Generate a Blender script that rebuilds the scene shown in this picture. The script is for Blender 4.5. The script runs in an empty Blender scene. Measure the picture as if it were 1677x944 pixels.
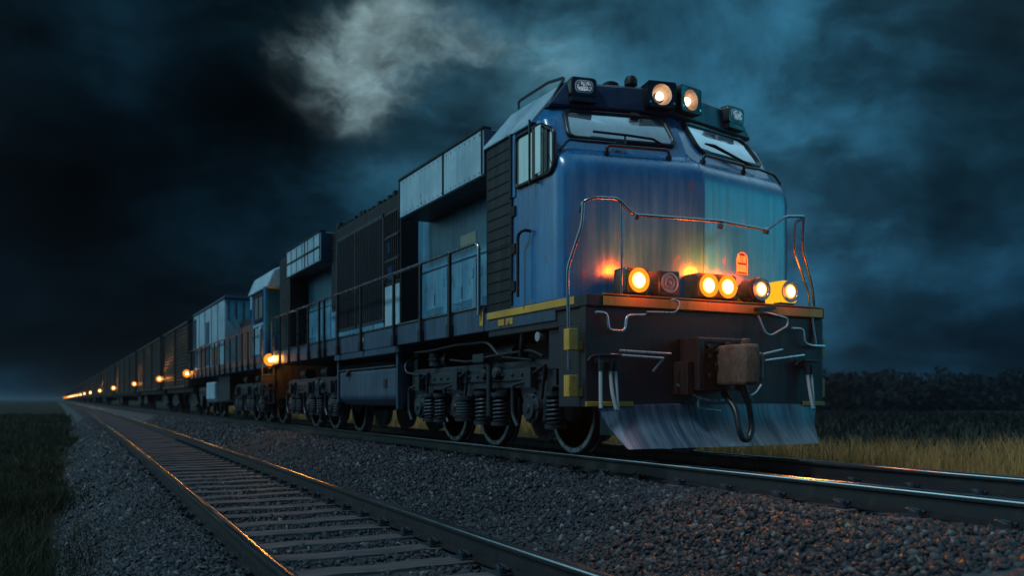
import bpy, bmesh, math, random
import numpy as np
from mathutils import Vector, Matrix

random.seed(11)
rng = np.random.default_rng(5)
S = bpy.context.scene
COL = S.collection
PI = math.pi
LX, LY = 5.85, 7.06          # main track centre line, front of the leading locomotive
NX = 1.878                   # near (empty) track centre line
NRZ = -0.345                 # near track rail top

# ------------------------------------------------------------------ materials
def ntree(name):
    m = bpy.data.materials.new(name); m.use_nodes = True
    t = m.node_tree; t.nodes.clear()
    out = t.nodes.new('ShaderNodeOutputMaterial')
    return m, t, out
def nd(t, typ, **kw):
    n = t.nodes.new(typ)
    for k, v in kw.items():
        if k in ('op',): n.operation = v
        elif k == 'blend': n.blend_type = v
        else:
            try: n.inputs[k.replace('_', ' ')].default_value = v
            except Exception: setattr(n, k, v)
    return n
def ramp(t, fac, stops):
    r = t.nodes.new('ShaderNodeValToRGB'); e = r.color_ramp.elements
    e[0].position, e[0].color = stops[0][0], (*stops[0][1], 1)
    e[1].position, e[1].color = stops[-1][0], (*stops[-1][1], 1)
    for p, c in stops[1:-1]:
        x = e.new(p); x.color = (*c, 1)
    t.links.new(fac, r.inputs[0]); return r.outputs[0]
def g(v): return (v, v, v)
def noise(t, vec, scale, detail=6, rough=.6, dist=0):
    n = t.nodes.new('ShaderNodeTexNoise')
    n.inputs['Scale'].default_value = scale; n.inputs['Detail'].default_value = detail
    n.inputs['Roughness'].default_value = rough; n.inputs['Distortion'].default_value = dist
    t.links.new(vec, n.inputs['Vector']); return n.outputs[0]
def mapping(t, vec, sc):
    m = t.nodes.new('ShaderNodeMapping'); m.inputs['Scale'].default_value = sc
    t.links.new(vec, m.inputs['Vector']); return m.outputs[0]
def mixc(t, fac, a, b, blend='MIX'):
    m = t.nodes.new('ShaderNodeMix'); m.data_type = 'RGBA'; m.blend_type = blend
    for s, v in ((0, fac), (6, a), (7, b)):
        if hasattr(v, 'links') or isinstance(v, bpy.types.NodeSocket): t.links.new(v, m.inputs[s])
        elif s == 0: m.inputs[0].default_value = v
        else: m.inputs[s].default_value = (*v, 1)
    return m.outputs[2]

def paint(name, base, worn, dark, rough=.38, metal=0.0, streak=1.0, rust=0.0, bump=.15, rustcol=(.09, .035, .015), coat=0.0, sx=7.0, sz=.45, spec=.5, sy=None):
    """weathered sheet metal: vertical wash streaks, grime, chips and a fine bump"""
    m, t, out = ntree(name)
    tc = t.nodes.new('ShaderNodeTexCoord').outputs['Object']
    sy = sx if sy is None else sy
    v1 = mapping(t, tc, (sx, sy, sz))
    s1 = ramp(t, noise(t, v1, 1.3, 7, .65), [(.40, g(0)), (.68, g(1))])
    s2 = ramp(t, noise(t, mapping(t, tc, (sx*3.5, sy*3.5, sz*.7)), 1.6, 5, .6), [(.48, g(0)), (.75, g(1))])
    bl = ramp(t, noise(t, tc, 1.1, 6, .6), [(.36, g(0)), (.66, g(1))])
    mul = t.nodes.new('ShaderNodeMath'); mul.operation = 'MULTIPLY'; mul.inputs[1].default_value = .75*streak
    t.links.new(s1, mul.inputs[0])
    c = mixc(t, mul.outputs[0], base, worn)
    mul2 = t.nodes.new('ShaderNodeMath'); mul2.operation = 'MULTIPLY'; mul2.inputs[1].default_value = .8*streak
    t.links.new(s2, mul2.inputs[0])
    c = mixc(t, mul2.outputs[0], c, dark)
    mul3 = t.nodes.new('ShaderNodeMath'); mul3.operation = 'MULTIPLY'; mul3.inputs[1].default_value = .55
    t.links.new(bl, mul3.inputs[0])
    c = mixc(t, mul3.outputs[0], c, dark)
    if rust:
        r1 = ramp(t, noise(t, mapping(t, tc, (3, 3, 1.6)), 2.6, 9, .72, .3), [(.62-.12*rust, g(0)), (.70-.1*rust, g(1))])
        c = mixc(t, r1, c, rustcol)
    b = t.nodes.new('ShaderNodeBsdfPrincipled')
    t.links.new(c, b.inputs['Base Color'])
    b.inputs['Metallic'].default_value = metal
    b.inputs['Specular IOR Level'].default_value = spec
    b.inputs['Coat Weight'].default_value = coat
    b.inputs['Coat Roughness'].default_value = .25
    rr = ramp(t, noise(t, v1, 2.2, 6, .6), [(.3, g(max(.05, rough-.12))), (.75, g(min(1, rough+.2)))])
    t.links.new(rr, b.inputs['Roughness'])
    bp = t.nodes.new('ShaderNodeBump'); bp.inputs['Strength'].default_value = bump; bp.inputs['Distance'].default_value = .02
    t.links.new(noise(t, mapping(t, tc, (4, 4, 1.5)), 4, 8, .65), bp.inputs['Height'])
    t.links.new(bp.outputs[0], b.inputs['Normal'])
    t.links.new(b.outputs[0], out.inputs[0])
    return m
def plain(name, col, rough=.5, metal=0, spec=.5):
    m, t, out = ntree(name)
    b = t.nodes.new('ShaderNodeBsdfPrincipled')
    b.inputs['Base Color'].default_value = (*col, 1); b.inputs['Metallic'].default_value = metal
    b.inputs['Specular IOR Level'].default_value = spec
    tc = t.nodes.new('ShaderNodeTexCoord').outputs['Object']
    t.links.new(ramp(t, noise(t, tc, 14, 5), [(.3, g(max(.03, rough-.1))), (.7, g(min(1, rough+.12)))]), b.inputs['Roughness'])
    t.links.new(b.outputs[0], out.inputs[0]); return m
def emit(name, col, strength, edge=None):
    m, t, out = ntree(name)
    e = t.nodes.new('ShaderNodeEmission'); e.inputs[0].default_value = (*col, 1); e.inputs[1].default_value = strength
    t.links.new(e.outputs[0], out.inputs[0]); return m

M = {}
M['blue'] = paint('blue_paint', (.007, .120, .30), (.045, .28, .50), (.002, .034, .095), spec=.38, rough=.22, coat=.5, streak=.58, rust=.02, bump=.10)
M['hoodblue'] = paint('hood_blue_paint', (.055, .25, .39), (.22, .46, .56), (.010, .045, .09), rough=.33, streak=1.0, rust=.25, bump=.16)
M['pale'] = paint('pale_weathered_skylit_paint', (.27, .46, .56), (.52, .66, .71), (.07, .16, .23), rough=.38, streak=1.0, rust=.15, bump=.18, sx=10, sz=.3)
M['sill'] = paint('sill_paint', (.022, .055, .10), (.06, .12, .18), (.008, .02, .04), rough=.42, streak=.8, rust=.2)
M['tank'] = paint('tank_paint', (.04, .075, .12), (.09, .14, .19), (.012, .025, .045), rough=.42, streak=.8, rust=.1)
M['dark'] = paint('black_sheet', (.005, .008, .013), (.013, .018, .026), (.002, .003, .004), rough=.5, streak=.8, spec=.25)
M['pilot'] = paint('pilot_black', (.008, .011, .017), (.018, .024, .034), (.003, .004, .006), rough=.5, streak=.6, rust=.1, rustcol=(.03, .013, .008))
M['visor'] = paint('visor_blue', (.010, .035, .085), (.02, .06, .13), (.005, .015, .03), rough=.4, streak=.5)
M['under'] = paint('running_gear', (.014, .021, .031), (.036, .048, .062), (.004, .005, .008), rough=.5, streak=.5, rust=.2, rustcol=(.04, .02, .012), spec=.4)
M['spring'] = paint('spring_steel', (.03, .038, .05), (.08, .09, .105), (.015, .018, .022), rough=.38, metal=.6, streak=.4)
M['wheel'] = paint('wheel_steel', (.06, .07, .085), (.12, .13, .15), (.02, .022, .027), rough=.35, metal=.7, streak=.3)
M['rim'] = paint('polished_rim', (.45, .48, .52), (.6, .62, .65), (.2, .22, .25), rough=.25, metal=1, streak=.3)
M['yellow'] = paint('yellow_stripe_paint', (.62, .33, .035), (.72, .45, .09), (.22, .10, .02), rough=.42, streak=.5, rust=.12, bump=.2)
M['rail_tube'] = plain('handrail_steel', (.26, .29, .32), .26, .9)
M['darktube'] = plain('black_tube', (.012, .014, .018), .32)
M['bright'] = paint('worn_bright_steel', (.55, .58, .6), (.7, .7, .7), (.25, .26, .28), rough=.28, metal=.7, streak=.3)
M['hosewhite'] = paint('pale_hose', (.45, .46, .46), (.6, .6, .58), (.2, .2, .2), rough=.5, streak=.4)
M['rubber'] = plain('rubber', (.012, .013, .015), .42)
M['gasket'] = plain('window_gasket', (.004, .006, .010), .35)
M['rust'] = paint('rusty_cast_steel', (.12, .066, .045), (.24, .14, .10), (.02, .013, .011), rough=.6, metal=.2, streak=.7, rust=.55, bump=1.0, sx=9, sz=8)
M['coupler'] = paint('coupler_dark_red', (.030, .015, .015), (.05, .025, .022), (.008, .006, .006), rough=.48, metal=.2, streak=.5, bump=.35)
M['plow'] = paint('plow_scraped_steel', (.045, .08, .125), (.19, .26, .33), (.008, .012, .019), rough=.38, metal=.2, streak=1.25, rust=.05, sx=6.0, sy=.5, sz=.5, bump=.12)
M['car'] = paint('freight_car_brown', (.022, .019, .020), (.045, .036, .034), (.007, .007, .008), rough=.42, streak=.7, rust=.35, rustcol=(.05, .024, .016))
M['carend'] = paint('freight_car_end', (.018, .019, .022), (.035, .034, .036), (.007, .007, .009), rough=.5, streak=.6)
M['rustpaint'] = paint('rust_red_panel', (.17, .055, .035), (.24, .10, .06), (.04, .018, .015), rough=.5, streak=.7, rust=.3)
M['lensgrey'] = None
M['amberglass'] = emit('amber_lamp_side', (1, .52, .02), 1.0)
def lens(name, k):
    """hot filament core falling to amber at the edge of the moulded glass"""
    m, t, out = ntree(name)
    tc = t.nodes.new('ShaderNodeTexCoord').outputs['Generated']
    sx_ = t.nodes.new('ShaderNodeSeparateXYZ'); t.links.new(tc, sx_.inputs[0])
    cb_ = t.nodes.new('ShaderNodeCombineXYZ'); t.links.new(sx_.outputs[0], cb_.inputs[0]); t.links.new(sx_.outputs[2], cb_.inputs[2])
    ds = t.nodes.new('ShaderNodeVectorMath'); ds.operation = 'DISTANCE'; t.links.new(cb_.outputs[0], ds.inputs[0]); ds.inputs[1].default_value = (.5, 0, .5)
    e = t.nodes.new('ShaderNodeEmission')
    t.links.new(ramp(t, ds.outputs['Value'], [(0, (1, .86, .55)), (.22, (1, .80, .42)), (.36, (1, .56, .13)), (.5, (1, .36, .03))]), e.inputs[0])
    st = ramp(t, ds.outputs['Value'], [(0, g(1)), (.20, g(.55)), (.34, g(.16)), (.5, g(.075))])
    mu = t.nodes.new('ShaderNodeMath'); mu.operation = 'MULTIPLY'; mu.inputs[1].default_value = k; t.links.new(st, mu.inputs[0])
    t.links.new(mu.outputs[0], e.inputs[1]); t.links.new(e.outputs[0], out.inputs[0]); return m
M['lens'] = lens('lit_lens', 20)
M['lensdim'] = lens('lit_lens_lower', 9)
M['toplens'] = emit('roof_headlight_bulb', (1, .66, .40), 3.5)
M['haloglow'] = emit('lamp_halo_glow', (1, .30, .016), 1.25)  # emissive ring round the lit lenses, added to stand in for their halo
M['lampcase'] = plain('lamp_case', (.10, .08, .06), .3, .5)
M['redplate'] = plain('emblem_red', (.035, .005, .005), .6)
M['redline'] = plain('emblem_line', (.75, .55, .48), .5)
M['brightsteel'] = plain('number_plate_white', (.62, .55, .42), .5)

# windscreen glass: dark cabin behind a glossy pane
def glass(name, col, rough=.06):
    m, t, out = ntree(name)
    b = t.nodes.new('ShaderNodeBsdfPrincipled')
    tc = t.nodes.new('ShaderNodeTexCoord').outputs['Object']
    n = noise(t, mapping(t, tc, (3, 3, .8)), 3, 6)
    t.links.new(ramp(t, n, [(.3, tuple(c*.8 for c in col)), (.7, col)]), b.inputs['Base Color'])
    t.links.new(ramp(t, n, [(.3, g(rough)), (.8, g(rough+.14))]), b.inputs['Roughness'])
    b.inputs['Metallic'].default_value = .75
    b.inputs['Specular IOR Level'].default_value = .9
    t.links.new(b.outputs[0], out.inputs[0]); return m
M['glass'] = glass('windscreen_glass', (.34, .42, .50))
M['sideglass'] = glass('side_window_glass', (.62, .74, .76), .10)

# frosted, patterned number-light lens
def patterned():
    m, t, out = ntree('patterned_lens')
    b = t.nodes.new('ShaderNodeBsdfPrincipled')
    tc = t.nodes.new('ShaderNodeTexCoord').outputs['Object']
    n = noise(t, tc, 42, 2, .5, 1.2)
    c = ramp(t, n, [(.44, (.02, .03, .04)), (.5, (.5, .55, .58)), (.62, (.62, .66, .68))])
    t.links.new(c, b.inputs['Base Color']); b.inputs['Roughness'].default_value = .3
    t.links.new(c, b.inputs['Emission Color']); b.inputs['Emission Strength'].default_value = .28
    t.links.new(b.outputs[0], out.inputs[0]); return m
M['pattern'] = patterned()
M['lensring'] = plain('pale_lens_ring', (.6, .65, .68), .35)

# roof headlight reflector: warm bulb glow falling off in a bowl is done by the real lamp inside it
M['reflector'] = plain('lamp_reflector', (.50, .42, .36), .35, .3)

# ------------------------------------------------------------------ mesh helper
def fillet(path, r=.05, n=4):
    P = [Vector(p) for p in path]; out = [P[0]]
    for i in range(1, len(P)-1):
        a, b, c = P[i-1], P[i], P[i+1]
        d1 = (a-b); d2 = (c-b)
        k = min(r, d1.length*.45, d2.length*.45)
        p, q = b+d1.normalized()*k, b+d2.normalized()*k
        for j in range(n+1):
            u = j/n
            out.append(p*(1-u)**2+b*2*u*(1-u)+q*u*u)
    out.append(P[-1]); return out

class MB:
    def __init__(s): s.v, s.f, s.mi = [], [], []
    def add(s, vs, fs, mi=0):
        n = len(s.v); s.v += [tuple(p) for p in vs]; s.f += [tuple(i+n for i in f) for f in fs]; s.mi += [mi]*len(fs)
        return s
    def box(s, x0, x1, y0, y1, z0, z1, mi=0):
        return s.add([(x0,y0,z0),(x1,y0,z0),(x1,y1,z0),(x0,y1,z0),(x0,y0,z1),(x1,y0,z1),(x1,y1,z1),(x0,y1,z1)],
              [(0,3,2,1),(4,5,6,7),(0,1,5,4),(1,2,6,5),(2,3,7,6),(3,0,4,7)], mi)
    def obox(s, c, ex, ey, ez, mi=0):
        """box from a centre and three half-axis vectors"""
        c, ex, ey, ez = map(Vector, (c, ex, ey, ez))
        vs = [c+a*ex+b*ey+d*ez for d in (-1,1) for a, b in ((-1,-1),(1,-1),(1,1),(-1,1))]
        return s.add(vs, [(0,3,2,1),(4,5,6,7),(0,1,5,4),(1,2,6,5),(2,3,7,6),(3,0,4,7)], mi)
    def prism(s, poly, ax, a, b, mi=0):
        f = {'x': lambda p, q: (q, p[0], p[1]), 'y': lambda p, q: (p[0], q, p[1]), 'z': lambda p, q: (p[0], p[1], q)}[ax]
        n = len(poly); vs = [f(p, a) for p in poly]+[f(p, b) for p in poly]
        fs = [tuple(range(n-1, -1, -1)), tuple(range(n, 2*n))]+[(i, (i+1) % n, n+(i+1) % n, n+i) for i in range(n)]
        return s.add(vs, fs, mi)
    def loft(s, rings, caps=True, closed=True, mi=0):
        n = len(rings[0]); vs = [p for r in rings for p in r]; fs = []
        for k in range(len(rings)-1):
            for i in range(n if closed else n-1):
                j = (i+1) % n; fs.append((k*n+i, k*n+j, (k+1)*n+j, (k+1)*n+i))
        if caps: fs += [tuple(range(n-1, -1, -1)), tuple(range((len(rings)-1)*n, len(rings)*n))]
        return s.add(vs, fs, mi)
    def tube(s, path, r, n=8, closed=False, mi=0):
        P = [Vector(p) for p in path]; m = len(P); rr = r if hasattr(r, '__len__') else [r]*m
        T = []
        for i in range(m):
            if closed: d = P[(i+1) % m]-P[i-1]
            else: d = P[min(i+1, m-1)]-P[max(i-1, 0)]
            T.append(d.normalized())
        u = T[0].orthogonal().normalized(); rings = []
        for i in range(m):
            u = (u-T[i]*u.dot(T[i])).normalized(); w = T[i].cross(u)
            rings.append([P[i]+(u*math.cos(2*PI*k/n)+w*math.sin(2*PI*k/n))*rr[i] for k in range(n)])
        if closed: rings.append(rings[0]); return s.loft(rings, False, True, mi)
        return s.loft(rings, True, True, mi)
    def cyl(s, p, q, r, n=20, r2=None, mi=0): return s.tube([p, q], [r, r if r2 is None else r2], n, mi=mi)
    def lathe(s, c, axis, prof, n=32, mi=0):
        """profile of (distance along axis, radius)"""
        a = Vector(axis).normalized(); u = a.orthogonal().normalized(); w = a.cross(u); c = Vector(c)
        return s.loft([[c+a*h+(u*math.cos(2*PI*k/n)+w*math.sin(2*PI*k/n))*max(r, .0005) for k in range(n)] for h, r in prof], True, True, mi)
    def build(s, name, mat, parent=None, bevel=0, smooth=None, seg=2, recalc=True):
        me = bpy.data.meshes.new(name); me.from_pydata(s.v, [], s.f)
        mats = mat if isinstance(mat, (list, tuple)) else [mat]
        for m in mats: me.materials.append(M[m] if isinstance(m, str) else m)
        if len(mats) > 1: me.polygons.foreach_set('material_index', s.mi)
        if recalc:
            bm = bmesh.new(); bm.from_mesh(me); bmesh.ops.recalc_face_normals(bm, faces=bm.faces); bm.to_mesh(me); bm.free()
        if smooth is not None:
            me.polygons.foreach_set('use_smooth', [True]*len(me.polygons)); me.set_sharp_from_angle(angle=math.radians(smooth))
        o = bpy.data.objects.new(name, me); COL.objects.link(o)
        if parent: o.parent = parent
        if bevel:
            b = o.modifiers.new('edge', 'BEVEL'); b.width = bevel; b.segments = seg; b.limit_method = 'ANGLE'; b.angle_limit = math.radians(35)
            b.harden_normals = False
        return o
def empty(name, loc, label, cat, group=None):
    o = bpy.data.objects.new(name, None); COL.objects.link(o); o.location = loc; o.empty_display_size = .3
    o['label'] = label; o['category'] = cat
    if group: o['group'] = group
    return o
def tag(o, label=None, cat=None, group=None, kind=None):
    if label: o['label'] = label
    if cat: o['category'] = cat
    if group: o['group'] = group
    if kind: o['kind'] = kind
    return o
def copy_tree(o, parent=None):
    c = o.copy(); COL.objects.link(c); c.parent = parent
    for ch in o.children: copy_tree(ch, c)
    return c
def light(kind, loc, power, col, parent, size=.08, aim=None, cone=110, blend=.6, name='lamp_light'):
    d = bpy.data.lights.new(name, kind); d.energy = power; d.color = col
    if kind == 'SPOT': d.spot_size = math.radians(cone); d.spot_blend = blend
    d.shadow_soft_size = size
    o = bpy.data.objects.new(name, d); COL.objects.link(o); o.location = loc
    if aim is not None: o.rotation_euler = Vector(aim).to_track_quat('-Z', 'Y').to_euler()
    o.parent = parent
    return o

# ------------------------------------------------------------------ running gear
def wheel(parent, x, y, r=.475, side=-1, name='wheel'):
    a = (side, 0, 0)
    b = MB().lathe((x, y, r), a, [(-.10, .10), (-.10, r*.62), (-.075, r*.82), (-.08, r+.028), (-.05, r+.03), (-.035, r), (.055, r-.006), (.058, r*.86), (.02, r*.80), (.0, r*.45), (.05, r*.30), (.10, r*.24), (.10, .02)], 40)
    o = b.build(name, 'wheel', parent, smooth=35)
    MB().lathe((x, y, r), a, [(.050, r-.012), (.0605, r-.012), (.0605, r*.875), (.05, r*.875)], 40).build('wheel_rim', 'rim', o, smooth=30)
    return o
def spring(b, x, y, z0, z1, R=.085, r=.017, turns=7):
    n = turns*12
    b.tube([(x+R*math.cos(2*PI*i/12), y+R*math.sin(2*PI*i/12), z0+(z1-z0)*i/n) for i in range(n+1)], r, 6)
    b.cyl((x, y, z0-.03), (x, y, z0+.01), R+.03, 16); b.cyl((x, y, z1-.01), (x, y, z1+.035), R+.03, 16)

def bogie(loco, axles, detail=True, springs=(), fx=1.27):
    """side frames, wheels, axleboxes, coil springs"""
    y0, y1 = axles[0]-.55, axles[-1]+.55
    fr = MB()
    for s in (-1, 1):
        poly = [(y0, .74), (y0, .98), (y0+.25, 1.02), (y1-.25, 1.02), (y1, .98), (y1, .74)]
        low = []
        for i in range(len(axles)-1, -1, -1):
            a = axles[i]
            low += [(a+.36, .72), (a+.24, .50), (a+.20, .36), (a-.20, .36), (a-.24, .50), (a-.36, .72)]
        fr.prism(poly+low, 'x', s*fx, s*(fx-.13))
        fr.prism([(y0+.3, .80), (y0+.3, .94), (y1-.3, .94), (y1-.3, .80)], 'x', s*(fx+.025), s*(fx-.02))
        fr.box(*sorted((s*fx, s*(fx-.5))), y0, y0+.12, .72, .96); fr.box(*sorted((s*fx, s*(fx-.5))), y1-.12, y1, .72, .96)
    for i in range(len(axles)-1):
        m = (axles[i]+axles[i+1])/2; fr.box(-1.2, 1.2, m-.15, m+.15, .62, .92)
    yy = y0+.35
    while yy < y1-.3:
        fr.cyl((-fx-.020, yy, .87), (-fx-.05, yy, .87), .022, 6); yy += .23
    root = fr.build('bogie', 'under', loco, bevel=.012)
    ax = MB()
    for a in axles:
        ax.cyl((-.66, a, .475), (.66, a, .475), .085)
    ax.build('axle', 'under', root, smooth=40)
    for a in axles:
        for s in (-1, 1):
            wheel(root, s*.75, a, side=s)
    if detail:
        for a in axles:
            bx = MB().lathe((-fx-.005, a, .50), (-1, 0, 0), [(-.02, .17), (.05, .165), (.06, .13), (.09, .12), (.095, .05), (.11, .04)], 24)
            for k in range(6):
                an = k*PI/3; bx.cyl((-fx-.05, a+.145*math.cos(an), .5+.145*math.sin(an)), (-fx-.075, a+.145*math.cos(an), .5+.145*math.sin(an)), .016, 6)
            bx.build('axlebox', 'under', root, smooth=35)
        for (sy, z0, z1, R) in springs:
            sp = MB(); spring(sp, -fx-.09, sy, z0, z1, R, .016 if R < .1 else .02); sp.build('coil_spring', 'spring', root, smooth=50)
        for a in axles:
            br = MB().box(-fx-.10, -fx-.03, a-.07, a+.07, .72, .94)
            br.tube(fillet([(-fx-.06, a+.30, .30), (-fx-.06, a+.42, .42), (-fx-.06, a+.42, .75), (-fx-.06, a, .80)], .06), .022, 8)
            br.tube([(-fx-.06, a, .86), (-fx-.05, a-.30, .95), (-fx-.05, a-.22, .60)], .02, 8)
            br.build('brake_rigging', 'under', root, smooth=40)
        for a in axles[:2]:
            MB().cyl((-fx+.1, a+.55, 1.12), (-fx+.1, a+.95, 1.12), .11, 20).cyl((-fx+.1, a+.95, 1.12), (-fx+.1, a+1.1, 1.12), .04, 10).build('brake_cylinder', 'under', root, smooth=40)
        m = (axles[0]+axles[1])/2
        for q in (-.16, .16): MB().lathe((-fx-.02, m+q, .90), (-1, 0, 0), [(0, .08), (.05, .078), (.08, .06), (.085, .02)], 16).build('damper_boss', 'under', root, smooth=40)
        MB().tube([(-fx-.08, m, 1.0), (-fx-.08, m, .40)], .035, 10).build('damper', 'under', root, smooth=40)
    return root

# ------------------------------------------------------------------ leading locomotive
L1 = empty('freight_locomotive', (LX, LY, 0), 'blue leading locomotive with glowing orange lamps across its nose', 'locomotive', 'locomotives pulling the train')

LEV = [  # z, y at ridge, y at sides, half width
    (1.58, .06, .37, 1.49), (2.74, .06, .37, 1.49), (2.85, .072, .382, 1.49), (2.94, .105, .415, 1.487), (3.01, .16, .465, 1.482),
    (3.055, .23, .53, 1.478), (3.11, .325, .61, 1.475), (3.45, .50, .80, 1.46), (3.62, .62, .93, 1.345), (3.87, .62, .93, 1.14)]
def lev(z):
    for a, b in zip(LEV, LEV[1:]):
        if z <= b[0]:
            u = (z-a[0])/(b[0]-a[0]); return [a[i]+(b[i]-a[i])*u for i in range(4)]
    return LEV[-1]
def front(x, z, off=0.0):
    """point on the cab front, pushed out along the surface normal"""
    def p(xx, zz):
        _, yc, ys, w = lev(zz); return Vector((xx, yc+(ys-yc)*min(1, abs(xx)/w), zz))
    a = p(x, z); e = .01
    sx = 1 if x >= 0 else -1
    dx = p(x-sx*e, z)-a; dz = p(x, z+e)-p(x, z-e)
    n = dx.cross(dz)
    n.normalize()
    if n.y > 0: n = -n
    return a+n*off
def ring(z, yr=1.45, cr=.16):
    _, yc, ys, w = lev(z); sl = (ys-yc)/w; half = [(-w, yr), (-w, (yr+ys)/2)]
    A, B, C = Vector((-w, ys+cr)), Vector((-w, ys)), Vector((-w+cr, ys-sl*cr))
    for i in range(7):
        u = i/6; q = A*(1-u)**2+B*2*u*(1-u)+C*u*u; half.append((q.x, q.y))
    for x in (-1.0, -.7, -.4, -.2, -.08):
        half.append((x*w/1.49, yc+sl*abs(x)*w/1.49))
    pts = half+[(0, yc)]+[(-x, y) for x, y in reversed(half)]
    return [(x, y, z) for x, y in pts]
zs = [1.58, 2.2, 2.74, 2.80, 2.85, 2.90, 2.94, 2.98, 3.01, 3.035, 3.055, 3.08, 3.11, 3.15] + [3.25, 3.35, 3.45, 3.535, 3.62, 3.75, 3.87]
# smooth the shoulder by interpolating the level table with a Catmull-Rom curve
def cr(p0, p1, p2, p3, u): return .5*((2*p1)+(-p0+p2)*u+(2*p0-5*p1+4*p2-p3)*u*u+(-p0+3*p1-3*p2+p3)*u**3)
cab = MB().loft([ring(z) for z in zs]).build('cab', 'blue', L1, smooth=19)

# weld strip down the nose ridge and panel seams
b = MB()
b.tube([front(-.002, z, .004) for z in [1.6, 2.0, 2.4, 2.8, 2.9, 2.98, 3.035, 3.07, 3.15]], .007, 8)
b.build('nose_seam', 'blue', cab, smooth=60)

# roof: chamfered shell
rp = [(-1.50, 3.435), (-1.50, 3.47), (-1.14, 3.90), (1.14, 3.90), (1.50, 3.47), (1.50, 3.435)]
roof = MB().prism(rp, 'y', .98, 1.52).prism([(x*1.004, z+.004) for x, z in rp], 'y', 1.532, 2.12).build('cab_roof', 'pale', L1, bevel=.012)  # lighter than the cab's blue: sky light is put into the roof colour
# visor band over the windscreens
vb = MB()
def visor_ring(z, o, w):
    return [(-w, .89-o, z), (-w*.5, .735-o, z), (0, .58-o, z), (w*.5, .735-o, z), (w, .89-o, z), (w, 1.2, z), (-w, 1.2, z)]
vb.loft([visor_ring(3.615, .0, 1.345), visor_ring(3.64, .02, 1.335), visor_ring(3.87, .02, 1.155), visor_ring(3.90, .0, 1.14)])
visor = vb.build('visor', 'visor', L1, bevel=.008)
MB().tube(fillet([(-1.33, .95, 3.62), (-1.12, .94, 3.96), (-1.12, 1.30, 4.02), (-1.12, 1.98, 4.02), (-1.12, 1.98, 3.93)], .05), .016).build('roof_grab_rail', 'darktube', L1, smooth=50)
MB().lathe((-.42, .75, 3.93), (0, 0, 1), [(0, .07), (.05, .07), (.09, .05), (.10, .01)], 16).lathe((-.58, .9, 3.93), (0, 0, 1), [(0, .09), (.03, .09), (.05, .06), (.06, .01)], 16).build('roof_horn', 'dark', L1, smooth=40)

# windscreens, each with a thick rubber gasket and a wiper
def rounded_loop(corners, r, n=5):
    out = []; m = len(corners)
    for i in range(m):
        a, b_, c = (Vector(corners[i-1]), Vector(corners[i]), Vector(corners[(i+1) % m]))
        p, q = b_+(a-b_).normalized()*r, b_+(c-b_).normalized()*r
        for j in range(n+1):
            u = j/n; out.append(p*(1-u)**2+b_*2*u*(1-u)+q*u*u)
    return out
for s in (-1, 1):
    cs = [(s*.13, 3.57), (s*1.20, 3.57), (s*1.26, 3.23), (s*.10, 3.23)] if s < 0 else [(s*.13, 3.57), (s*1.16, 3.57), (s*1.28, 3.23), (s*.22, 3.23)]
    lp = rounded_loop(cs, .09)
    pane = MB()
    # pane: a grid fan following the sloping front
    ctr = front(s*.68, 3.40, .012)
    lp3 = [front(p.x, p.y, .012) for p in lp]
    inn = [front(s*.68+(p.x-s*.68)*.5, 3.40+(p.y-3.40)*.5, .012) for p in lp]
    n = len(lp)
    vs = lp3+inn+[ctr]
    fs = [(i, (i+1) % n, n+(i+1) % n, n+i) for i in range(n)]+[(n+i, n+(i+1) % n, 2*n) for i in range(n)]
    pane.add(vs, fs)
    w = pane.build('windscreen', 'glass', L1, smooth=60)
    MB().tube([front(p.x, p.y, .012) for p in lp], .026, 8, True).build('gasket', 'gasket', w, smooth=60)
    wp = MB()
    if s < 0:
        wp.tube([front(-1.0, 3.29, .05), front(-.62, 3.275, .055), front(-.36, 3.26, .05), front(-.27, 3.215, .04)], .013, 6)
        wp.tube([front(-.66, 3.27, .04), front(-.66, 3.20, .02)], .012, 6)
        MB().obox(front(-.45, 3.545, .03), (.05, -.004, 0), (0, .02, -.02), (0, .015, .02)).build('mirror_mount', 'gasket', w)
    else:
        wp.tube([front(.32, 3.31, .05), front(.45, 3.30, .06), front(.85, 3.20, .06), front(1.2, 3.14, .05)], [.010, .02, .014, .011], 6)
    wp.build('wiper', 'gasket', w, smooth=60)

# grab bars on the nose
def grab(name, pts, r, feet=True, mat='darktube'):
    b = MB().tube(fillet(pts, .04), r, 10)
    if feet:
        b.cyl(pts[0], Vector(pts[0])+(Vector(pts[1])-Vector(pts[0])).normalized()*.05, r*1.9, 10)
        b.cyl(pts[-1], Vector(pts[-1])+(Vector(pts[-2])-Vector(pts[-1])).normalized()*.05, r*1.9, 10)
    return b.build(name, mat, L1, smooth=50)
grab('nose_grab_bar', [front(-.96, 3.03, -.01), front(-.96, 3.05, .09), front(-.30, 3.05, .09), front(-.30, 3.03, -.01)], .017)
grab('nose_grab_bar', [front(.10, 3.03, -.01), front(.10, 3.05, .09), front(.76, 3.05, .09), front(.76, 3.03, -.01)], .017)
grab('nose_grab_bar', [front(-1.42, 3.06, .0), front(-1.30, 3.15, .07), front(-.86, 3.15, .07), front(-.80, 3.15, .06)], .014, False)
MB().obox(front(-.77, 3.15, .06), (.05, -.008, 0), (0, .03, 0), (0, 0, .03)).build('sensor_box', 'gasket', L1, bevel=.006)
grab('nose_grab_bar', [front(.86, 3.13, .05), front(1.1, 3.13, .07), front(1.36, 3.08, .06), front(1.42, 3.02, .0)], .014, False)

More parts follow.
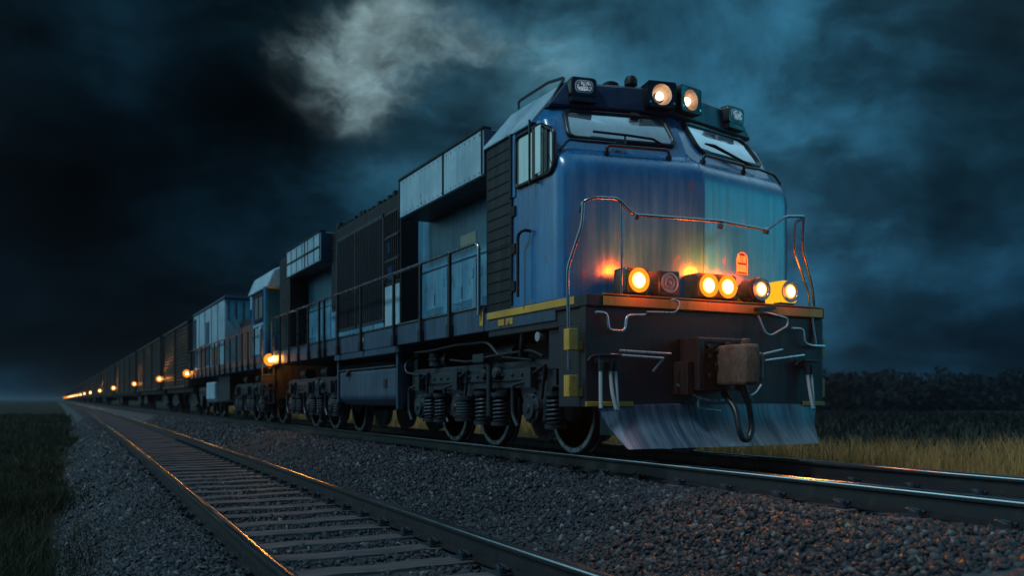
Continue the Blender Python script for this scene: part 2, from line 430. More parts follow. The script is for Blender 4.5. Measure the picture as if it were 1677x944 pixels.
# roof number lights and the twin headlight
def facing(s):
    n = Vector((s*-.2, -1, 0)) if s < 0 else Vector((.2, -1, 0))
    n = Vector((-.20 if s < 0 else .20, -1, 0)).normalized()
    return n, Vector((-n.y, n.x, 0)).normalized() if True else None
def rrect(c, u, v, hw, hh, r, off, n, k=5):
    lp = rounded_loop([(-hw, hh), (hw, hh), (hw, -hh), (-hw, -hh)], r, k)
    return [Vector(c)+u*p.x+v*p.y+n*off for p in lp]
Z = Vector((0, 0, 1))
for s, cx, cy in ((-1, -1.00, .80), (1, 1.0, .80)):
    n, u = facing(s)
    c = Vector((cx, cy, 3.815))
    b = MB()
    b.loft([rrect(c, u, Z, .148, .105, .05, o, n) for o in (-.22, .05)]+[rrect(c, u, Z, .135, .092, .045, .07, n)])
    b.obox(c-Z*.13+n*.0, u*.14, n*.08, Z*.025)
    h = b.build('number_light', 'gasket', L1, smooth=35)
    MB().loft([rrect(c, u, Z, .098, .066, .055, o, n) for o in (.062, .078)]).build('lens_ring', 'lensring', h, smooth=35)
    MB().loft([rrect(c, u, Z, .086, .055, .045, o, n) for o in (.0785, .0805)]).build('lens_groove', 'gasket', h)
    MB().loft([rrect(c, u, Z, .078, .048, .04, o, n) for o in (.081, .084)]).build('lens', 'pattern', h)
for s, cx, cy in ((-1, -.185, .56), (1, .175, .56)):
    n, u = facing(s)
    c = Vector((cx, cy, 3.795)); hw, hh = .165, .138
    # open-fronted square box with a bowl reflector
    b = MB()
    R = [rrect(c, u, Z, hw, hh, .03, o, n, 3) for o in (-.18, .06)]
    b.loft(R, False)
    b.add(R[0], [tuple(range(len(R[0])))])
    ri, circ = [], []
    for k in range(32):
        a = 2*PI*k/32; ca, sa = math.cos(a), math.sin(a)
        q = min((hw-.004)/max(1e-6, abs(ca)), (hh-.004)/max(1e-6, abs(sa)))
        ri.append(c+u*ca*q+Z*sa*q+n*.062); circ.append(c+(u*ca+Z*sa)*.112+n*.056)
    b.loft([ri, circ], False)
    h = b.build('roof_headlight', 'gasket', L1, smooth=30)
    bw = [(.058, .112), (.005, .102), (-.03, .08), (-.055, .045), (-.06, .004)]
    MB().loft([[c+n*q+(u*math.cos(2*PI*k/28)+Z*math.sin(2*PI*k/28))*rr for k in range(28)] for q, rr in bw], False).build('reflector', 'reflector', h, smooth=70)
    MB().lathe(c-n*.045, n, [(0, .012), (.02, .040), (.045, .048), (.07, .034), (.08, .004)], 20).build('bulb', 'toplens', h, smooth=70)
    light('POINT', c+n*.0+u*.02, .45, (1, .55, .30), h, .03)
    MB().cyl(c-u*(hw-.03)-Z*(hh-.05)+n*.06, c-u*(hw-.03)-Z*(hh-.05)+n*.07, .012, 8).cyl(c+u*(hw-.03)-Z*(hh-.05)+n*.06, c+u*(hw-.03)-Z*(hh-.05)+n*.07, .012, 8).build('screw', 'bright', h)

# side window (near side) with dark frame and wind deflectors
sx = -1.49
lp = rounded_loop([(1.30, 3.37), (.78, 3.37), (.50, 3.24), (.50, 2.90), (.56, 2.84), (1.30, 2.84)], .05)
w = MB().prism([(p.x, p.y) for p in lp], 'x', sx-.006, sx-.010).build('side_window', 'sideglass', L1)
MB().tube([(sx-.012, p.x, p.y) for p in lp], .024, 8, True).build('window_frame', 'gasket', w, smooth=50)
b = MB().box(sx-.03, sx-.004, .85, .93, 2.84, 3.38).box(sx-.03, sx-.004, .61, .66, 2.86, 3.30)
b.build('window_bar', 'gasket', w, bevel=.006)
MB().box(sx-.09, sx-.07, .87, .895, 2.78, 3.44).box(sx-.09, sx, .875, .89, 3.40, 3.42).box(sx-.09, sx, .875, .89, 2.80, 2.82).build('wind_deflector', 'gasket', w, bevel=.005)
MB().box(sx-.06, sx-.05, .69, .80, 2.87, 3.34).build('deflector_pane', 'sideglass', w)
MB().box(sx-.014, sx+.02, 1.33, 1.40, 2.75, 3.42).build('door_post', 'blue', L1, bevel=.006)
MB().box(sx-.03, sx-.002, 1.395, 1.445, 2.75, 3.44).box(sx-.02, sx-.002, 1.40, 1.445, 1.6, 2.75).build('door_edge', 'dark', L1, bevel=.006)
b = MB()
for z in (1.75, 2.15, 2.55): b.box(sx-.02, sx+.0, 1.33, 1.40, z, z+.11)
b.build('door_hinge', 'dark', L1, bevel=.006)
# grab rail beside the door
MB().tube(fillet([(sx-.0, 1.02, 2.34), (sx-.09, 1.02, 2.34), (sx-.09, 1.12, 2.30), (sx-.09, 1.12, 1.66)], .05), .018).build('side_grab_rail', 'darktube', L1, smooth=50)
# black louvred door behind the cab
b = MB().box(-1.475, 1.475, 1.452, 2.09, 1.58, 3.432)
b.box(-1.485, -1.47, 1.47, 2.08, 2.28, 2.30)
z = 1.66
while z < 3.40:
    b.prism([(-1.4755, z), (-1.481, z+.012), (-1.4755, z+.10)], 'y', 1.50, 2.06); z += .118
b.build('louvred_door', 'dark', L1)

# front deck, stripe, pilot, plow
b = MB().box(-1.50, 1.50, -.10, .5, 1.46, 1.575).box(-1.47, 1.47, -.06, 2.05, 1.30, 1.46)
b.build('front_deck', 'pilot', L1, bevel=.01)
MB().box(-1.32, 1.46, -.115, -.101, 1.475, 1.56).box(-1.32, 1.46, -.112, -.08, 1.5765, 1.585).build('deck_edge_stripe', 'yellow', L1)
pl = MB().box(-1.50, 1.50, -.08, .02, .52, 1.459).box(-1.50, -1.42, .02, .42, .52, 1.30).box(1.42, 1.50, .02, .42, .52, 1.30)
pilot = pl.build('pilot', 'pilot', L1, bevel=.012)
for xa, xb in ((-1.505, -.98), (1.2, 1.505)): MB().box(xa, xb, -.10, -.081, .53, .575).build('pilot_stripe', 'yellow', L1, bevel=.004)
# plow: folded plate
P = [(-1.36, .10, .56), (1.44, .10, .56), (1.46, .0, .50), (1.22, -.34, .155), (-1.24, -.34, .155), (-1.39, .0, .50)]
b = MB()
top = [Vector((-1.38, -.07, .545)), Vector((1.42, -.07, .545))]; bot = [Vector((-1.22, -.36, .14)), Vector((1.20, -.32, .14))]
nx = 26; rows = 8
def plow_pt(i, j, o):
    u = i/nx; v = j/rows
    p = (top[0].lerp(top[1], u)).lerp(bot[0].lerp(bot[1], u), v)
    p.y += -.05*math.sin(v*PI)*-1 - .06*(1-abs(2*u-1))
    return p+Vector((0, o, o*.3))
G = [[plow_pt(i, j, 0) for i in range(nx+1)] for j in range(rows+1)]
G2 = [[plow_pt(i, j, .03) for i in range(nx+1)] for j in range(rows+1)]
W = nx+1
vs = [p for r in G for p in r]+[p for r in G2 for p in r]; off = W*(rows+1); fs = []
for j in range(rows):
    for i in range(nx):
        a = j*W+i; fs.append((a, a+1, a+W+1, a+W)); fs.append((off+a, off+a+W, off+a+W+1, off+a+1))
for i in range(nx):
    fs.append((i, off+i, off+i+1, i+1)); a = rows*W+i; fs.append((a, a+1, off+a+1, off+a))
for j in range(rows):
    a = j*W; fs.append((a, a+W, off+a+W, off+a)); a = j*W+nx; fs.append((a, off+a, off+a+W, a+W))
b.add(vs, fs)
b.box(-1.1, -1.0, -.02, .3, .25, .5); b.box(1.0, 1.1, -.02, .3, .25, .5)
b.build('snow_plow', 'plow', L1, smooth=25)

# coupler
b = MB().box(-.42, .10, -.36, -.081, .68, 1.19).box(-.50, -.421, -.30, -.081, .64, .96).box(-.38, .08, -.385, -.361, 1.14, 1.18)
b.box(-.12, -.06, -.42, -.36, .74, 1.14).box(-.44, -.38, -.40, -.36, .68, 1.18)
for (x, z) in ((-.30, 1.0), (-.30, .82), (-.20, 1.06), (-.22, .92), (-.30, 1.1)): b.cyl((x, -.36, z), (x, -.40, z), .026, 10)
cp = b.build('coupler', 'coupler', L1, bevel=.015)
kp = [(-.20, -.362), (-.22, -.62), (-.18, -.75), (-.10, -.80), (-.045, -.78), (-.05, -.66), (-.035, -.50), (-.03, -.362)]
def kring(z, k): return [(-.12+(x+.12)*k, -.60+(y+.60)*k, z) for x, y in kp]
kn = MB().loft([kring(.73, .90), kring(.76, 1), kring(.95, 1.04), kring(1.08, 1), kring(1.11, .93)]).build('knuckle', 'rust', cp, bevel=.010, seg=2)
MB().cyl((-.10, -.66, 1.07), (-.10, -.66, 1.165), .042, 14).build('knuckle_pin', 'rust', kn, bevel=.008)
gp = [(-.022, -.362), (-.026, -.56), (-.01, -.68), (.03, -.735), (.085, -.70), (.10, -.60), (.09, -.362)]
MB().loft([[(x, y, z) for x, y in gp] for z in (.77, 1.04)]).build('guard_arm', 'rust', cp, bevel=.022, seg=3)
# air hose, U loop
h = MB().tube(fillet([(.02, -.40, .72), (.02, -.52, .68), (.05, -.55, .52), (.07, -.56, .32), (.02, -.57, .22), (-.05, -.57, .21), (-.09, -.56, .30), (-.08, -.50, .50), (-.06, -.30, .66)], .10, 6), .031, 12).build('air_hose', 'rubber', L1, smooth=60)
MB().cyl((.02, -.45, .78), (.03, -.53, .62), .042, 14).cyl((.034, -.545, .60), (.042, -.55, .56), .045, 14).build('hose_fitting', 'under', h, smooth=40)
b = MB().tube(fillet([(-.52, -.16, .74), (-.30, -.25, .60), (-.10, -.28, .58), (.0, -.28, .60)], .08), .012, 8).tube(fillet([(-.30, -.22, .60), (-.32, -.22, .52), (-.05, -.24, .48)], .03), .012).tube(fillet([(.16, -.40, .62), (.26, -.40, .66), (.36, -.36, .74)], .05), .010)
b.build('coupler_chain', 'bright', L1, smooth=60)

# uncoupling levers, hoses on brackets
for prs in ([[(-1.18, -.16, 1.05), (-.62, -.20, 1.03)]], [[(-1.28, -.16, 1.01), (-.72, -.22, .985)], [(-.72, -.22, .985), (-.80, -.16, .86)]], [[(.42, -.20, 1.03), (.82, -.18, 1.11)], [(.42, -.2, 1.03), (.36, -.18, .95)]], [[(.55, -.22, .99), (1.14, -.16, 1.06)]]):
    b = MB()
    for q in prs: b.tube(q, .013, 8)
    b.build('uncoupling_lever', 'bright', L1, smooth=50)
for s, hx in ((-1, (-1.385, -1.285, -1.225)), (1, (1.19, 1.245))):
    xm = sum(hx)/len(hx); wd = .12 if s < 0 else .08
    b = MB().box(xm-wd, xm+wd, -.20, -.081, .995, 1.015).box(xm-wd*.9, xm+wd*.9, -.17, -.081, .93, .996)
    for x in hx: b.cyl((x, -.155, .96), (x, -.155, .86), .027, 12)
    b.tube(fillet([(xm-wd, -.12, 1.0), (xm-wd-.07, -.15, .99), (xm-wd-.10, -.15, .95)], .03), .012)
    br = b.build('hose_bracket', 'under', L1, bevel=.004)
    if s < 0:
        prs = [[(hx[0], -.155, .88), (hx[0]-.01, -.17, .70), (hx[0]-.02, -.19, .515)], [(hx[1], -.155, .88), (hx[1]+.005, -.19, .65), (hx[1]+.035, -.21, .50), (hx[1]+.055, -.20, .50), (hx[2]-.0, -.18, .66), (hx[2], -.155, .88)]]
    else:
        prs = [[(hx[0], -.155, .88), (hx[0]+.01, -.19, .65), (hx[0]+.03, -.21, .50), (hx[0]+.045, -.20, .50), (hx[1], -.18, .66), (hx[1], -.155, .88)]]
    for pr in prs: MB().tube(fillet(pr, .05, 5), .018, 10).build('control_hose', 'hosewhite', br, smooth=60)
# bent pipes on the pilot face
MB().tube(fillet([(-1.42, -.12, 1.40), (-1.30, -.13, 1.40), (-1.28, -.13, 1.24), (-1.10, -.13, 1.235), (-1.08, -.13, 1.385), (-.86, -.12, 1.40)], .05, 5), .014, 8).build('pilot_pipe', 'bright', L1, smooth=60)
MB().tube(fillet([(-.86, -.15, 1.425), (-.55, -.16, 1.43), (-.50, -.17, 1.47), (-.50, -.17, 1.54), (-.57, -.17, 1.56), (-.60, -.17, 1.54)], .05, 5), .011, 8).build('pilot_pipe', 'bright', L1, smooth=60)
MB().tube(fillet([(.52, -.15, 1.45), (.60, -.16, 1.28), (.68, -.16, 1.25), (.92, -.15, 1.36), (.92, -.15, 1.44), (.80, -.15, 1.46), (.52, -.15, 1.50)], .05, 5), .011, 8).build('pilot_pipe', 'bright', L1, smooth=60)
MB().tube(fillet([(1.0, -.13, 1.34), (1.16, -.13, 1.34), (1.18, -.13, 1.19), (1.28, -.13, 1.165), (1.48, -.12, 1.165)], .05, 5), .013, 8).build('pilot_pipe', 'bright', L1, smooth=60)
MB().obox((.62, -.14, 1.53), (.14, .02, .02), (0, .03, 0), (-.004, 0, .02)).build('pipe_clamp', 'dark', L1, bevel=.005)

# steps: yellow L brackets at both corners
for s in (-1, 1):
    for z in (1.05, .62):
        x0, x1 = (-1.66, -1.565) if s < 0 else (1.505, 1.56)
        b = MB().box(x0, x1, -.05, .05, z, z+.20)
        if s < 0: b.box(-1.565, -1.50, -.04, .05, z, z+.08)
        b.build('corner_step', 'yellow', L1, bevel=.006)

# front handrails
hr = MB()
hr.tube(fillet([(-1.52, -.02, 2.33), (-1.55, -.10, 2.41), (-1.46, -.15, 2.45), (-1.20, -.16, 2.465), (-1.02, -.16, 2.33), (0, -.20, 2.355), (.62, -.16, 2.33), (.90, -.14, 2.50), (1.18, -.12, 2.53), (1.22, -.08, 2.50)], .06, 5), .016, 10)
hr.tube(fillet([(-1.54, -.10, 2.40), (-1.55, -.10, 2.21), (-1.665, -.03, 1.80), (-1.63, .0, .86)], .06, 5), .016, 10)
hr.tube(fillet([(-1.16, -.16, 2.455), (-1.14, -.14, 2.0), (-1.12, -.10, 1.57)], .05), .011, 8)
hr.tube(fillet([(1.20, -.10, 2.52), (1.22, -.06, 2.20), (1.40, -.03, 1.80), (1.51, 0, 1.22), (1.53, 0, .70)], .08, 5), .017, 10)
hr.tube(fillet([(1.16, -.12, 2.50), (1.06, -.12, 2.46), (1.06, -.10, 2.16), (1.30, -.06, 1.76), (1.36, -.11, 1.17)], .06, 5), .015, 10)
for x in (-.0, .60, -1.0): hr.cyl((x, -.19, 2.33), (x, -.19+.02, 2.29), .028, 8)
hr.build('front_handrail', 'rail_tube', L1, smooth=60)

# lamps along the deck
ORANGE = (1.0, .30, .03)
def deck_lamp(x, kind):
    y = -.04; z = 1.725; n = Vector((0, -1, 0)); u = Vector((1, 0, 0)); c = Vector((x, y, z))
    if kind == 'square_dark':
        b = MB().loft([rrect(c, u, Z, .125, .12, .02, o, n, 3) for o in (-.12, .05)]+[rrect(c, u, Z, .115, .11, .02, .06, n, 3)])
        h = b.build('deck_lamp', 'lampcase', L1, smooth=30)
        MB().lathe(c+n*.06, n, [(-.01, .10), (.012, .10), (.014, .085), (.006, .082), (.004, .06), (.016, .055), (.016, .045), (.004, .04), (.01, .02), (.022, .002)], 28).build('lens', 'reflector', h, smooth=30)
        MB().box(x-.08, x+.08, y-.05, y+.06, 1.585, z-.11).build('lamp_foot', 'dark', h)
        return
    R = .108
    if kind == 'square':
        b = MB().loft([rrect(c, u, Z, .135, .125, .03, o, n, 3) for o in (-.13, .05)]+[rrect(c, u, Z, .122, .113, .03, .075, n, 3)])
    elif kind == 'barrel':
        b = MB().lathe(c, n, [(-.17, .06), (-.14, .115), (.02, .128), (.06, .126), (.07, .115)], 28)
    else:
        b = MB().loft([rrect(c, u, Z, .12, .115, .05, o, n, 4) for o in (-.16, .06)]+[rrect(c, u, Z, .112, .107, .05, .07, n, 4)])
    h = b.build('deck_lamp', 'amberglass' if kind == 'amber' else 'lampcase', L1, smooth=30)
    MB().lathe(c+n*.07, n, [(0, R*.96), (.02, R*1.08), (.03, R*1.08), (.03, R-.014), (.02, R-.02)], 28).build('lamp_ring', 'haloglow' if kind == 'square' else 'rail_tube', h, smooth=30)  # on square lamps this ring glows in place of a halo
    m = 'lensdim' if kind in ('barrel', 'amber') else 'lens'
    MB().lathe(c+n*.078, n, [(0, R-.016), (.012, R-.03), (.022, R*.5), (.026, .003)], 28).build('lens', m, h, smooth=60)
    MB().box(x-.09, x+.09, y-.05, y+.06, 1.585, z-.10).build('lamp_foot', 'dark', h)
    pw = POW[kind]
    light('SPOT', c+n*.17, pw, ORANGE, h, .05, (-.55, -1, .18), 125, 1.0)
    light('SPOT', c+n*.075+Z*.17, SPILL[kind], (1, .075, .003), h, .08, (0, 1, .35), 168, .4)
    light('POINT', c+n*.20, SPILL[kind]*.045, (1, .13, .008), h, .05)
POW = {'square': 95, 'barrel': 10, 'amber': 10}
SPILL = {'square': 78, 'barrel': 16, 'amber': 18}
deck_lamp(-.94, 'square'); deck_lamp(-.56, 'square_dark'); deck_lamp(-.10, 'square'); deck_lamp(.14, 'square'); deck_lamp(.58, 'barrel'); deck_lamp(.98, 'amber')

# red emblem on the right half of the nose
n = Vector((.133, -1, 0)).normalized(); u = Vector((1, .133, 0)).normalized()
c = front(.60, 2.03, .0)
def shield(k, o):
    pts = [(-.085, -.12), (.085, -.12), (.085, .05), (.07, .10), (.03, .125), (-.03, .125), (-.07, .10), (-.085, .05)]
    return [c+u*x*k+Z*y*k+n*o for x, y in pts]
em = MB().loft([shield(1.0, -.01), shield(1.0, .006)]).build('emblem', 'redplate', L1)
b = MB(); b.tube([p for p in shield(.93, .008)], .0055, 6, True)
for row, (z0, z1, xs) in enumerate(((.01, .085, (-.058, -.044, -.024, -.012, .010, .022, .040, .054)), (-.088, -.012, (-.064, -.052, -.036, -.022, -.008, .006, .018, .034, .046, .062)))):
    for i, x in enumerate(xs):
        b.tube([c+u*x+Z*z0+n*.008, c+u*(x+.006*((i % 3)-1))+Z*z1+n*.008], .0058, 5)
        if i % 2 == 0 and i+1 < len(xs): b.tube([c+u*x+Z*(z1-.02*(i % 3))+n*.008, c+u*xs[i+1]+Z*(z1-.015*((i+1) % 4))+n*.008], .0058, 5)
b.build('emblem_lettering', 'redline', em)

# side sill, cab stripe, marks
MB().box(-1.50, 1.50, 2.12, 13.25, 1.37, 1.655).box(-1.49, 1.49, 5.0, 8.25, 1.27, 1.37).build('side_sill', 'sill', L1, bevel=.01)
MB().box(-1.49, 1.49, .5, 2.12, 1.37, 1.578).build('cab_sill', 'sill', L1, bevel=.008)
MB().box(-1.518, -1.44, 2.13, 13.2, 1.656, 1.674).build('sill_trim', 'rail_tube', L1)
MB().box(-1.506, -1.491, .12, 2.02, 1.495, 1.570).build('cab_stripe', 'yellow', L1, bevel=.003)
MB().box(-1.506, -1.501, 2.125, 2.21, 1.44, 1.60).build('sill_marker', 'yellow', L1)
MB().box(-1.498, -1.491, 1.40, 1.56, 1.405, 1.475).box(-1.498, -1.491, 1.60, 1.75, 1.405, 1.475).build('sill_marker', 'yellow', L1)
pl = MB().box(-1.507, -1.501, 6.55, 6.74, 1.40, 1.58).build('number_plate', 'brightsteel', L1)
b = MB()
for (a0, a1, z0, z1) in ((6.575, 6.715, 1.545, 1.56), (6.575, 6.60, 1.50, 1.545), (6.69, 6.715, 1.50, 1.545), (6.60, 6.69, 1.518, 1.53), (6.575, 6.715, 1.455, 1.47), (6.575, 6.60, 1.42, 1.455), (6.69, 6.715, 1.42, 1.455), (6.635, 6.655, 1.42, 1.455)):
    b.box(-1.510, -1.5072, a0, a1, z0, z1)
b.build('plate_marks', 'gasket', pl)

# hood: recessed engine body, overhanging radiator boxes, grille section
def hood_prof(w, z0, z1, c=.10): return [(-w, z0), (-w, z1-c), (-w+c, z1), (w-c, z1), (w, z1-c), (w, z0)]
for ya, yb in ((2.10, 5.55), (8.9, 12.2)): MB().prism(hood_prof(1.02, 1.656, 3.62), 'y', ya, yb).build('hood_body', 'hoodblue', L1, bevel=.01)
for (y0, y1, step) in ((2.35, 5.3, .95), (9.2, 12.0, .92)):
    b = MB(); y = y0; x = -1.021
    while y+step <= y1+.01:
        b.box(x-.014, x, y+.03, y+step-.03, 1.72, 2.42)
        b.box(x-.022, x-.014, y+.10, y+.16, 2.18, 2.30); b.box(x-.022, x-.014, y+step-.16, y+step-.10, 2.18, 2.30)
        b.box(x-.028, x-.014, y+step*.5-.02, y+step*.5+.02, 1.95, 2.1)
        for q in range(7): b.prism([(x-.0145, 1.76+q*.022), (x-.024, 1.764+q*.022), (x-.0145, 1.776+q*.022)], 'y', y+.16, y+step-.16)
        y += step
    b.box(x-.018, x, y0-.1, y1, 2.46, 2.49)
    b.build('hood_door', 'hoodblue', L1, bevel=.006)
# stenciled worn patch on hood side
MB().box(-1.0255, -1.0212, 3.35, 3.85, 2.58, 2.78).build('worn_label', 'brightsteel', L1)
for (y0, y1) in ((2.13, 4.92), (9.15, 11.85)):
    ym = y0+(y1-y0)*.42
    b = MB().box(-1.50, 1.50, y0, y1, 3.17, 3.70)
    bx = b.build('radiator_box', 'pale', L1, bevel=.012)
    b = MB().box(-1.512, -1.501, ym-.02, ym+.02, 3.18, 3.69).box(-1.515, -1.40, y0-.01, y1+.01, 3.701, 3.725).box(-1.512, -1.501, y0+.01, y0+.04, 3.18, 3.69).box(-1.512, -1.501, y1-.04, y1-.01, 3.18, 3.69)
    if y0 > 8:
        b.box(-1.512, -1.501, y0+.05, y1-.05, 3.42, 3.45)
        for k in range(1, 6): b.box(-1.509, -1.5012, y0+(y1-y0)*k/6-.012, y0+(y1-y0)*k/6+.012, 3.19, 3.68)
    b.build('box_seam', 'dark', bx)
    b = MB(); q = y0+.10
    while q < y1-.08:
        for zz in (3.215, 3.655): b.cyl((-1.499, q, zz), (-1.508, q, zz), .011, 6)
        q += .14
    b.build('rivet', 'pale', bx)
    MB().box(-1.49, 1.49, y0-.013, y0-.001, 3.18, 3.69).build('box_front', 'visor', bx, bevel=.003)
    MB().box(-1.45, -1.03, y0+.02, y1-.02, 3.155, 3.169).build('box_underside', 'dark', bx)
# middle section with the tall grille
MB().prism(hood_prof(1.30, 1.656, 3.72, .06), 'y', 5.40, 9.10).build('engine_house', 'dark', L1, bevel=.012)
gr = MB().box(-1.315, -1.301, 6.16, 8.66, 1.80, 1.86).box(-1.33, -1.301, 6.10, 6.16, 1.80, 3.48).box(-1.33, -1.301, 8.66, 8.72, 1.80, 3.48).box(-1.33, -1.301, 6.10, 8.72, 3.42, 3.48).box(-1.335, -1.301, 7.55, 7.60, 1.82, 3.46)
gr.build('grille_frame', 'under', L1, bevel=.004)
b = MB(); k = 0
while k < 26:
    y = 6.20+k*.095
    if not 7.50 < y < 7.62: b.prism([(-1.302, y), (-1.345, y+.012), (-1.345, y+.030), (-1.302, y+.042)], 'z', 1.86, 3.42)
    k += 1
b.build('grille', 'under', L1)
MB().box(-1.312, -1.301, 6.14, 8.7, 1.665, 1.795).build('grille_base', 'hoodblue', L1, bevel=.004)
b = MB()
for z0, z1 in ((3.12, 3.42), (2.76, 3.06), (2.40, 2.70)):
    for y in np.linspace(5.47, 6.03, 7): b.box(-1.325, -1.301, y-.010, y+.010, z0, z1)
    b.box(-1.328, -1.301, 5.44, 6.06, z1, z1+.03)
b.build('ventilator_panel', 'under', L1)
MB().box(-1.308, -1.3005, 5.80, 5.98, 2.42, 2.62).box(-1.308, -1.3005, 5.90, 6.0, 2.85, 3.0).build('panel_window', 'blue', L1)
MB().box(-1.312, -1.301, 5.43, 6.07, 1.67, 2.33).build('pale_panel', 'pale', L1, bevel=.006)
MB().box(-1.312, -1.301, 8.76, 9.06, 1.67, 2.2).build('pale_panel', 'hoodblue', L1, bevel=.006)
b = MB()
for z in (2.3, 2.65, 3.0, 3.35): b.box(-1.315, -1.301, 8.78, 9.08, z, z+.02)
b.build('panel_rib', 'under', L1)
# rear end of the hood
MB().prism(hood_prof(1.42, 1.656, 3.74, .08), 'y', 11.88, 12.85).build('rear_house', 'dark', L1, bevel=.012)
b = MB()
for z in (2.2, 2.75, 3.2): b.box(-1.435, -1.421, 12.0, 12.7, z, z+.02)
b.build('panel_rib', 'under', L1)
# things on the roof line
b = MB()
for y in (5.8, 6.8, 7.8): b.cyl((0, y, 3.72), (0, y, 3.80), .42, 28)
b.build('roof_fan', 'dark', L1, smooth=40)
b = MB()
y = 5.5
while y < 8.9:
    b.box(-1.27, -1.22, y, y+.10, 3.70, 3.70+random.uniform(.03, .08)); y += random.uniform(.16, .32)
b.box(-1.2, -1.0, 8.95, 9.15, 3.70, 3.86)
b.build('roof_cleat', 'dark', L1)

# side handrail on the walkway edge
def side_rail(parent, x, y0, y1, zt, zb, posts, r=.022, front_end=True):
    b = MB()
    pth = [(x, y0, zb), (x, y0, zt), (x, y1, zt), (x, y1, zb)] if front_end else [(x, y0, zt), (x, y1, zt)]
    b.tube(fillet(pth, .11, 6), r, 10)
    rl = b.build('side_handrail', 'rail_tube', parent, smooth=60)
    for y in posts:
        MB().box(x-.018, x+.018, y-.028, y+.028, zb-.06, zt-.015).box(x-.03, x+.02, y-.05, y+.05, zb-.20, zb-.04).build('handrail_post', 'darktube', rl, bevel=.004)
side_rail(L1, -1.535, 2.17, 13.05, 2.40, 1.56, [3.02, 4.0, 5.05, 6.6, 7.9, 8.75, 9.1, 9.9, 10.7, 11.5, 12.3])

# underframe
MB().box(-.55, .55, .4, 13.0, .95, 1.30).build('centre_sill', 'pilot', L1)
tk = [(-1.44, .62), (-1.34, .50), (1.34, .50), (1.44, .62), (1.44, 1.08), (-1.44, 1.08)]
tank = MB().prism(tk, 'y', 5.22, 8.10).build('fuel_tank', 'tank', L1, bevel=.05, seg=4)
MB().box(-1.46, -1.40, 5.24, 8.08, 1.081, 1.10).build('tank_rim', 'rail_tube', tank)
MB().cyl((-1.45, 7.5, 1.02), (-1.50, 7.5, 1.04), .05, 14).box(-1.455, -1.441, 5.6, 5.75, .78, .9).build('filler_cap', 'under', tank)
MB().box(-1.45, -1.36, 5.12, 5.19, .45, 1.36).box(-1.45, -1.36, 8.15, 8.22, .55, 1.27).build('tank_strap', 'sill', L1, bevel=.006)
b = MB().cyl((-.95, 4.95, .95), (-.95, 5.15, .95), .22).box(-1.2, 1.2, 4.95, 5.1, .5, 1.3)
b.build('air_reservoir', 'pilot', L1, smooth=40)
bogie(L1, (1.30, 3.25, 4.55), True, [(.72, .33, .64, .085), (1.95, .33, .64, .085), (2.42, .33, .66, .085), (2.9, .36, .60, .115), (3.68, .33, .64, .085), (4.05, .33, .64, .085)])
bogie(L1, (9.0, 10.6, 12.1), True, [(8.45, .33, .64, .085), (9.55, .33, .64, .085), (10.05, .33, .64, .085), (11.15, .33, .64, .085), (11.6, .33, .64, .085)])
# pipes and cables above the front bogie
b = MB()
b.tube(fillet([(-1.38, 4.6, 1.25), (-1.40, 4.0, 1.24), (-1.36, 3.2, 1.28), (-1.40, 2.2, 1.26), (-1.38, 1.95, 1.08), (-1.3, 1.3, 1.02)], .15, 6), .020, 8)
b.tube(fillet([(-1.2, 5.0, 1.2), (-1.42, 4.9, 1.1), (-1.42, 4.85, .98), (-1.36, 4.5, .93)], .10, 6), .018, 8)
b.tube(fillet([(-1.36, 3.4, 1.10), (-1.38, 2.8, 1.05), (-1.40, 2.2, 1.09), (-1.38, 1.2, 1.12), (-1.40, .9, 1.04)], .15, 6), .016, 8)
b.tube(fillet([(-1.42, 1.30, 1.38), (-1.42, 1.34, 1.18), (-1.40, 1.40, 1.06)], .06), .026, 8)
b.build('underframe_pipe', 'spring', L1, smooth=60)
MB().cyl((-1.28, 4.05, 1.04), (-1.28, 4.05, 1.22), .10).cyl((-1.28, 4.05, 1.12), (-1.28, 4.05, 1.14), .12).build('air_valve', 'under', L1, bevel=.006)
MB().box(-1.42, -1.30, 2.3, 2.6, 1.03, 1.13).build('junction_box', 'under', L1, bevel=.006)
MB().box(-1.42, -1.30, .55, .75, .9, 1.3).build('valve_box', 'under', L1, bevel=.006)
MB().cyl((-1.46, .92, 1.24), (-1.38, .92, 1.24), .05, 16).build('gauge_cap', 'bright', L1, smooth=40)
# rear coupler
MB().box(-.18, .18, 13.2, 13.7, .72, 1.05).build('rear_coupler', 'pilot', L1, bevel=.03)

# ------------------------------------------------------------------ marker lamp used along the train
def marker(parent, x, y, z, power, r=.085, far=True):
    h = MB().lathe((x, y+.10, z), (0, -1, 0), [(0, r*.6), (.03, r*1.15), (.09, r*1.2), (.10, r*1.05)], 18).box(x-.03, x+.03, y+.02, y+.14, z-.20, z-r*.9).build('marker_lamp', 'lampcase', parent, smooth=40)
    MB().lathe((x, y, z), (0, -1, 0), [(0, r*1.3), (.03, r*1.25), (.045, r*1.0), (.05, r*.62)], 18).build('halo_rim', 'haloglow', h, smooth=70)  # added glowing rim, imitates the orange halo round the lens
    MB().lathe((x, y-.048, z), (0, -1, 0), [(0, r*.64), (.02, r*.5), (.035, r*.3), (.04, .004)], 18).build('lens', 'lens', h, smooth=70)
    if power: light('SPOT' if far else 'POINT', (x-.05, y-.16, z+.02), power, (1, .34, .05), h, .06, (-.7, -1, .05) if far else None, 120, 1.0)
    return h

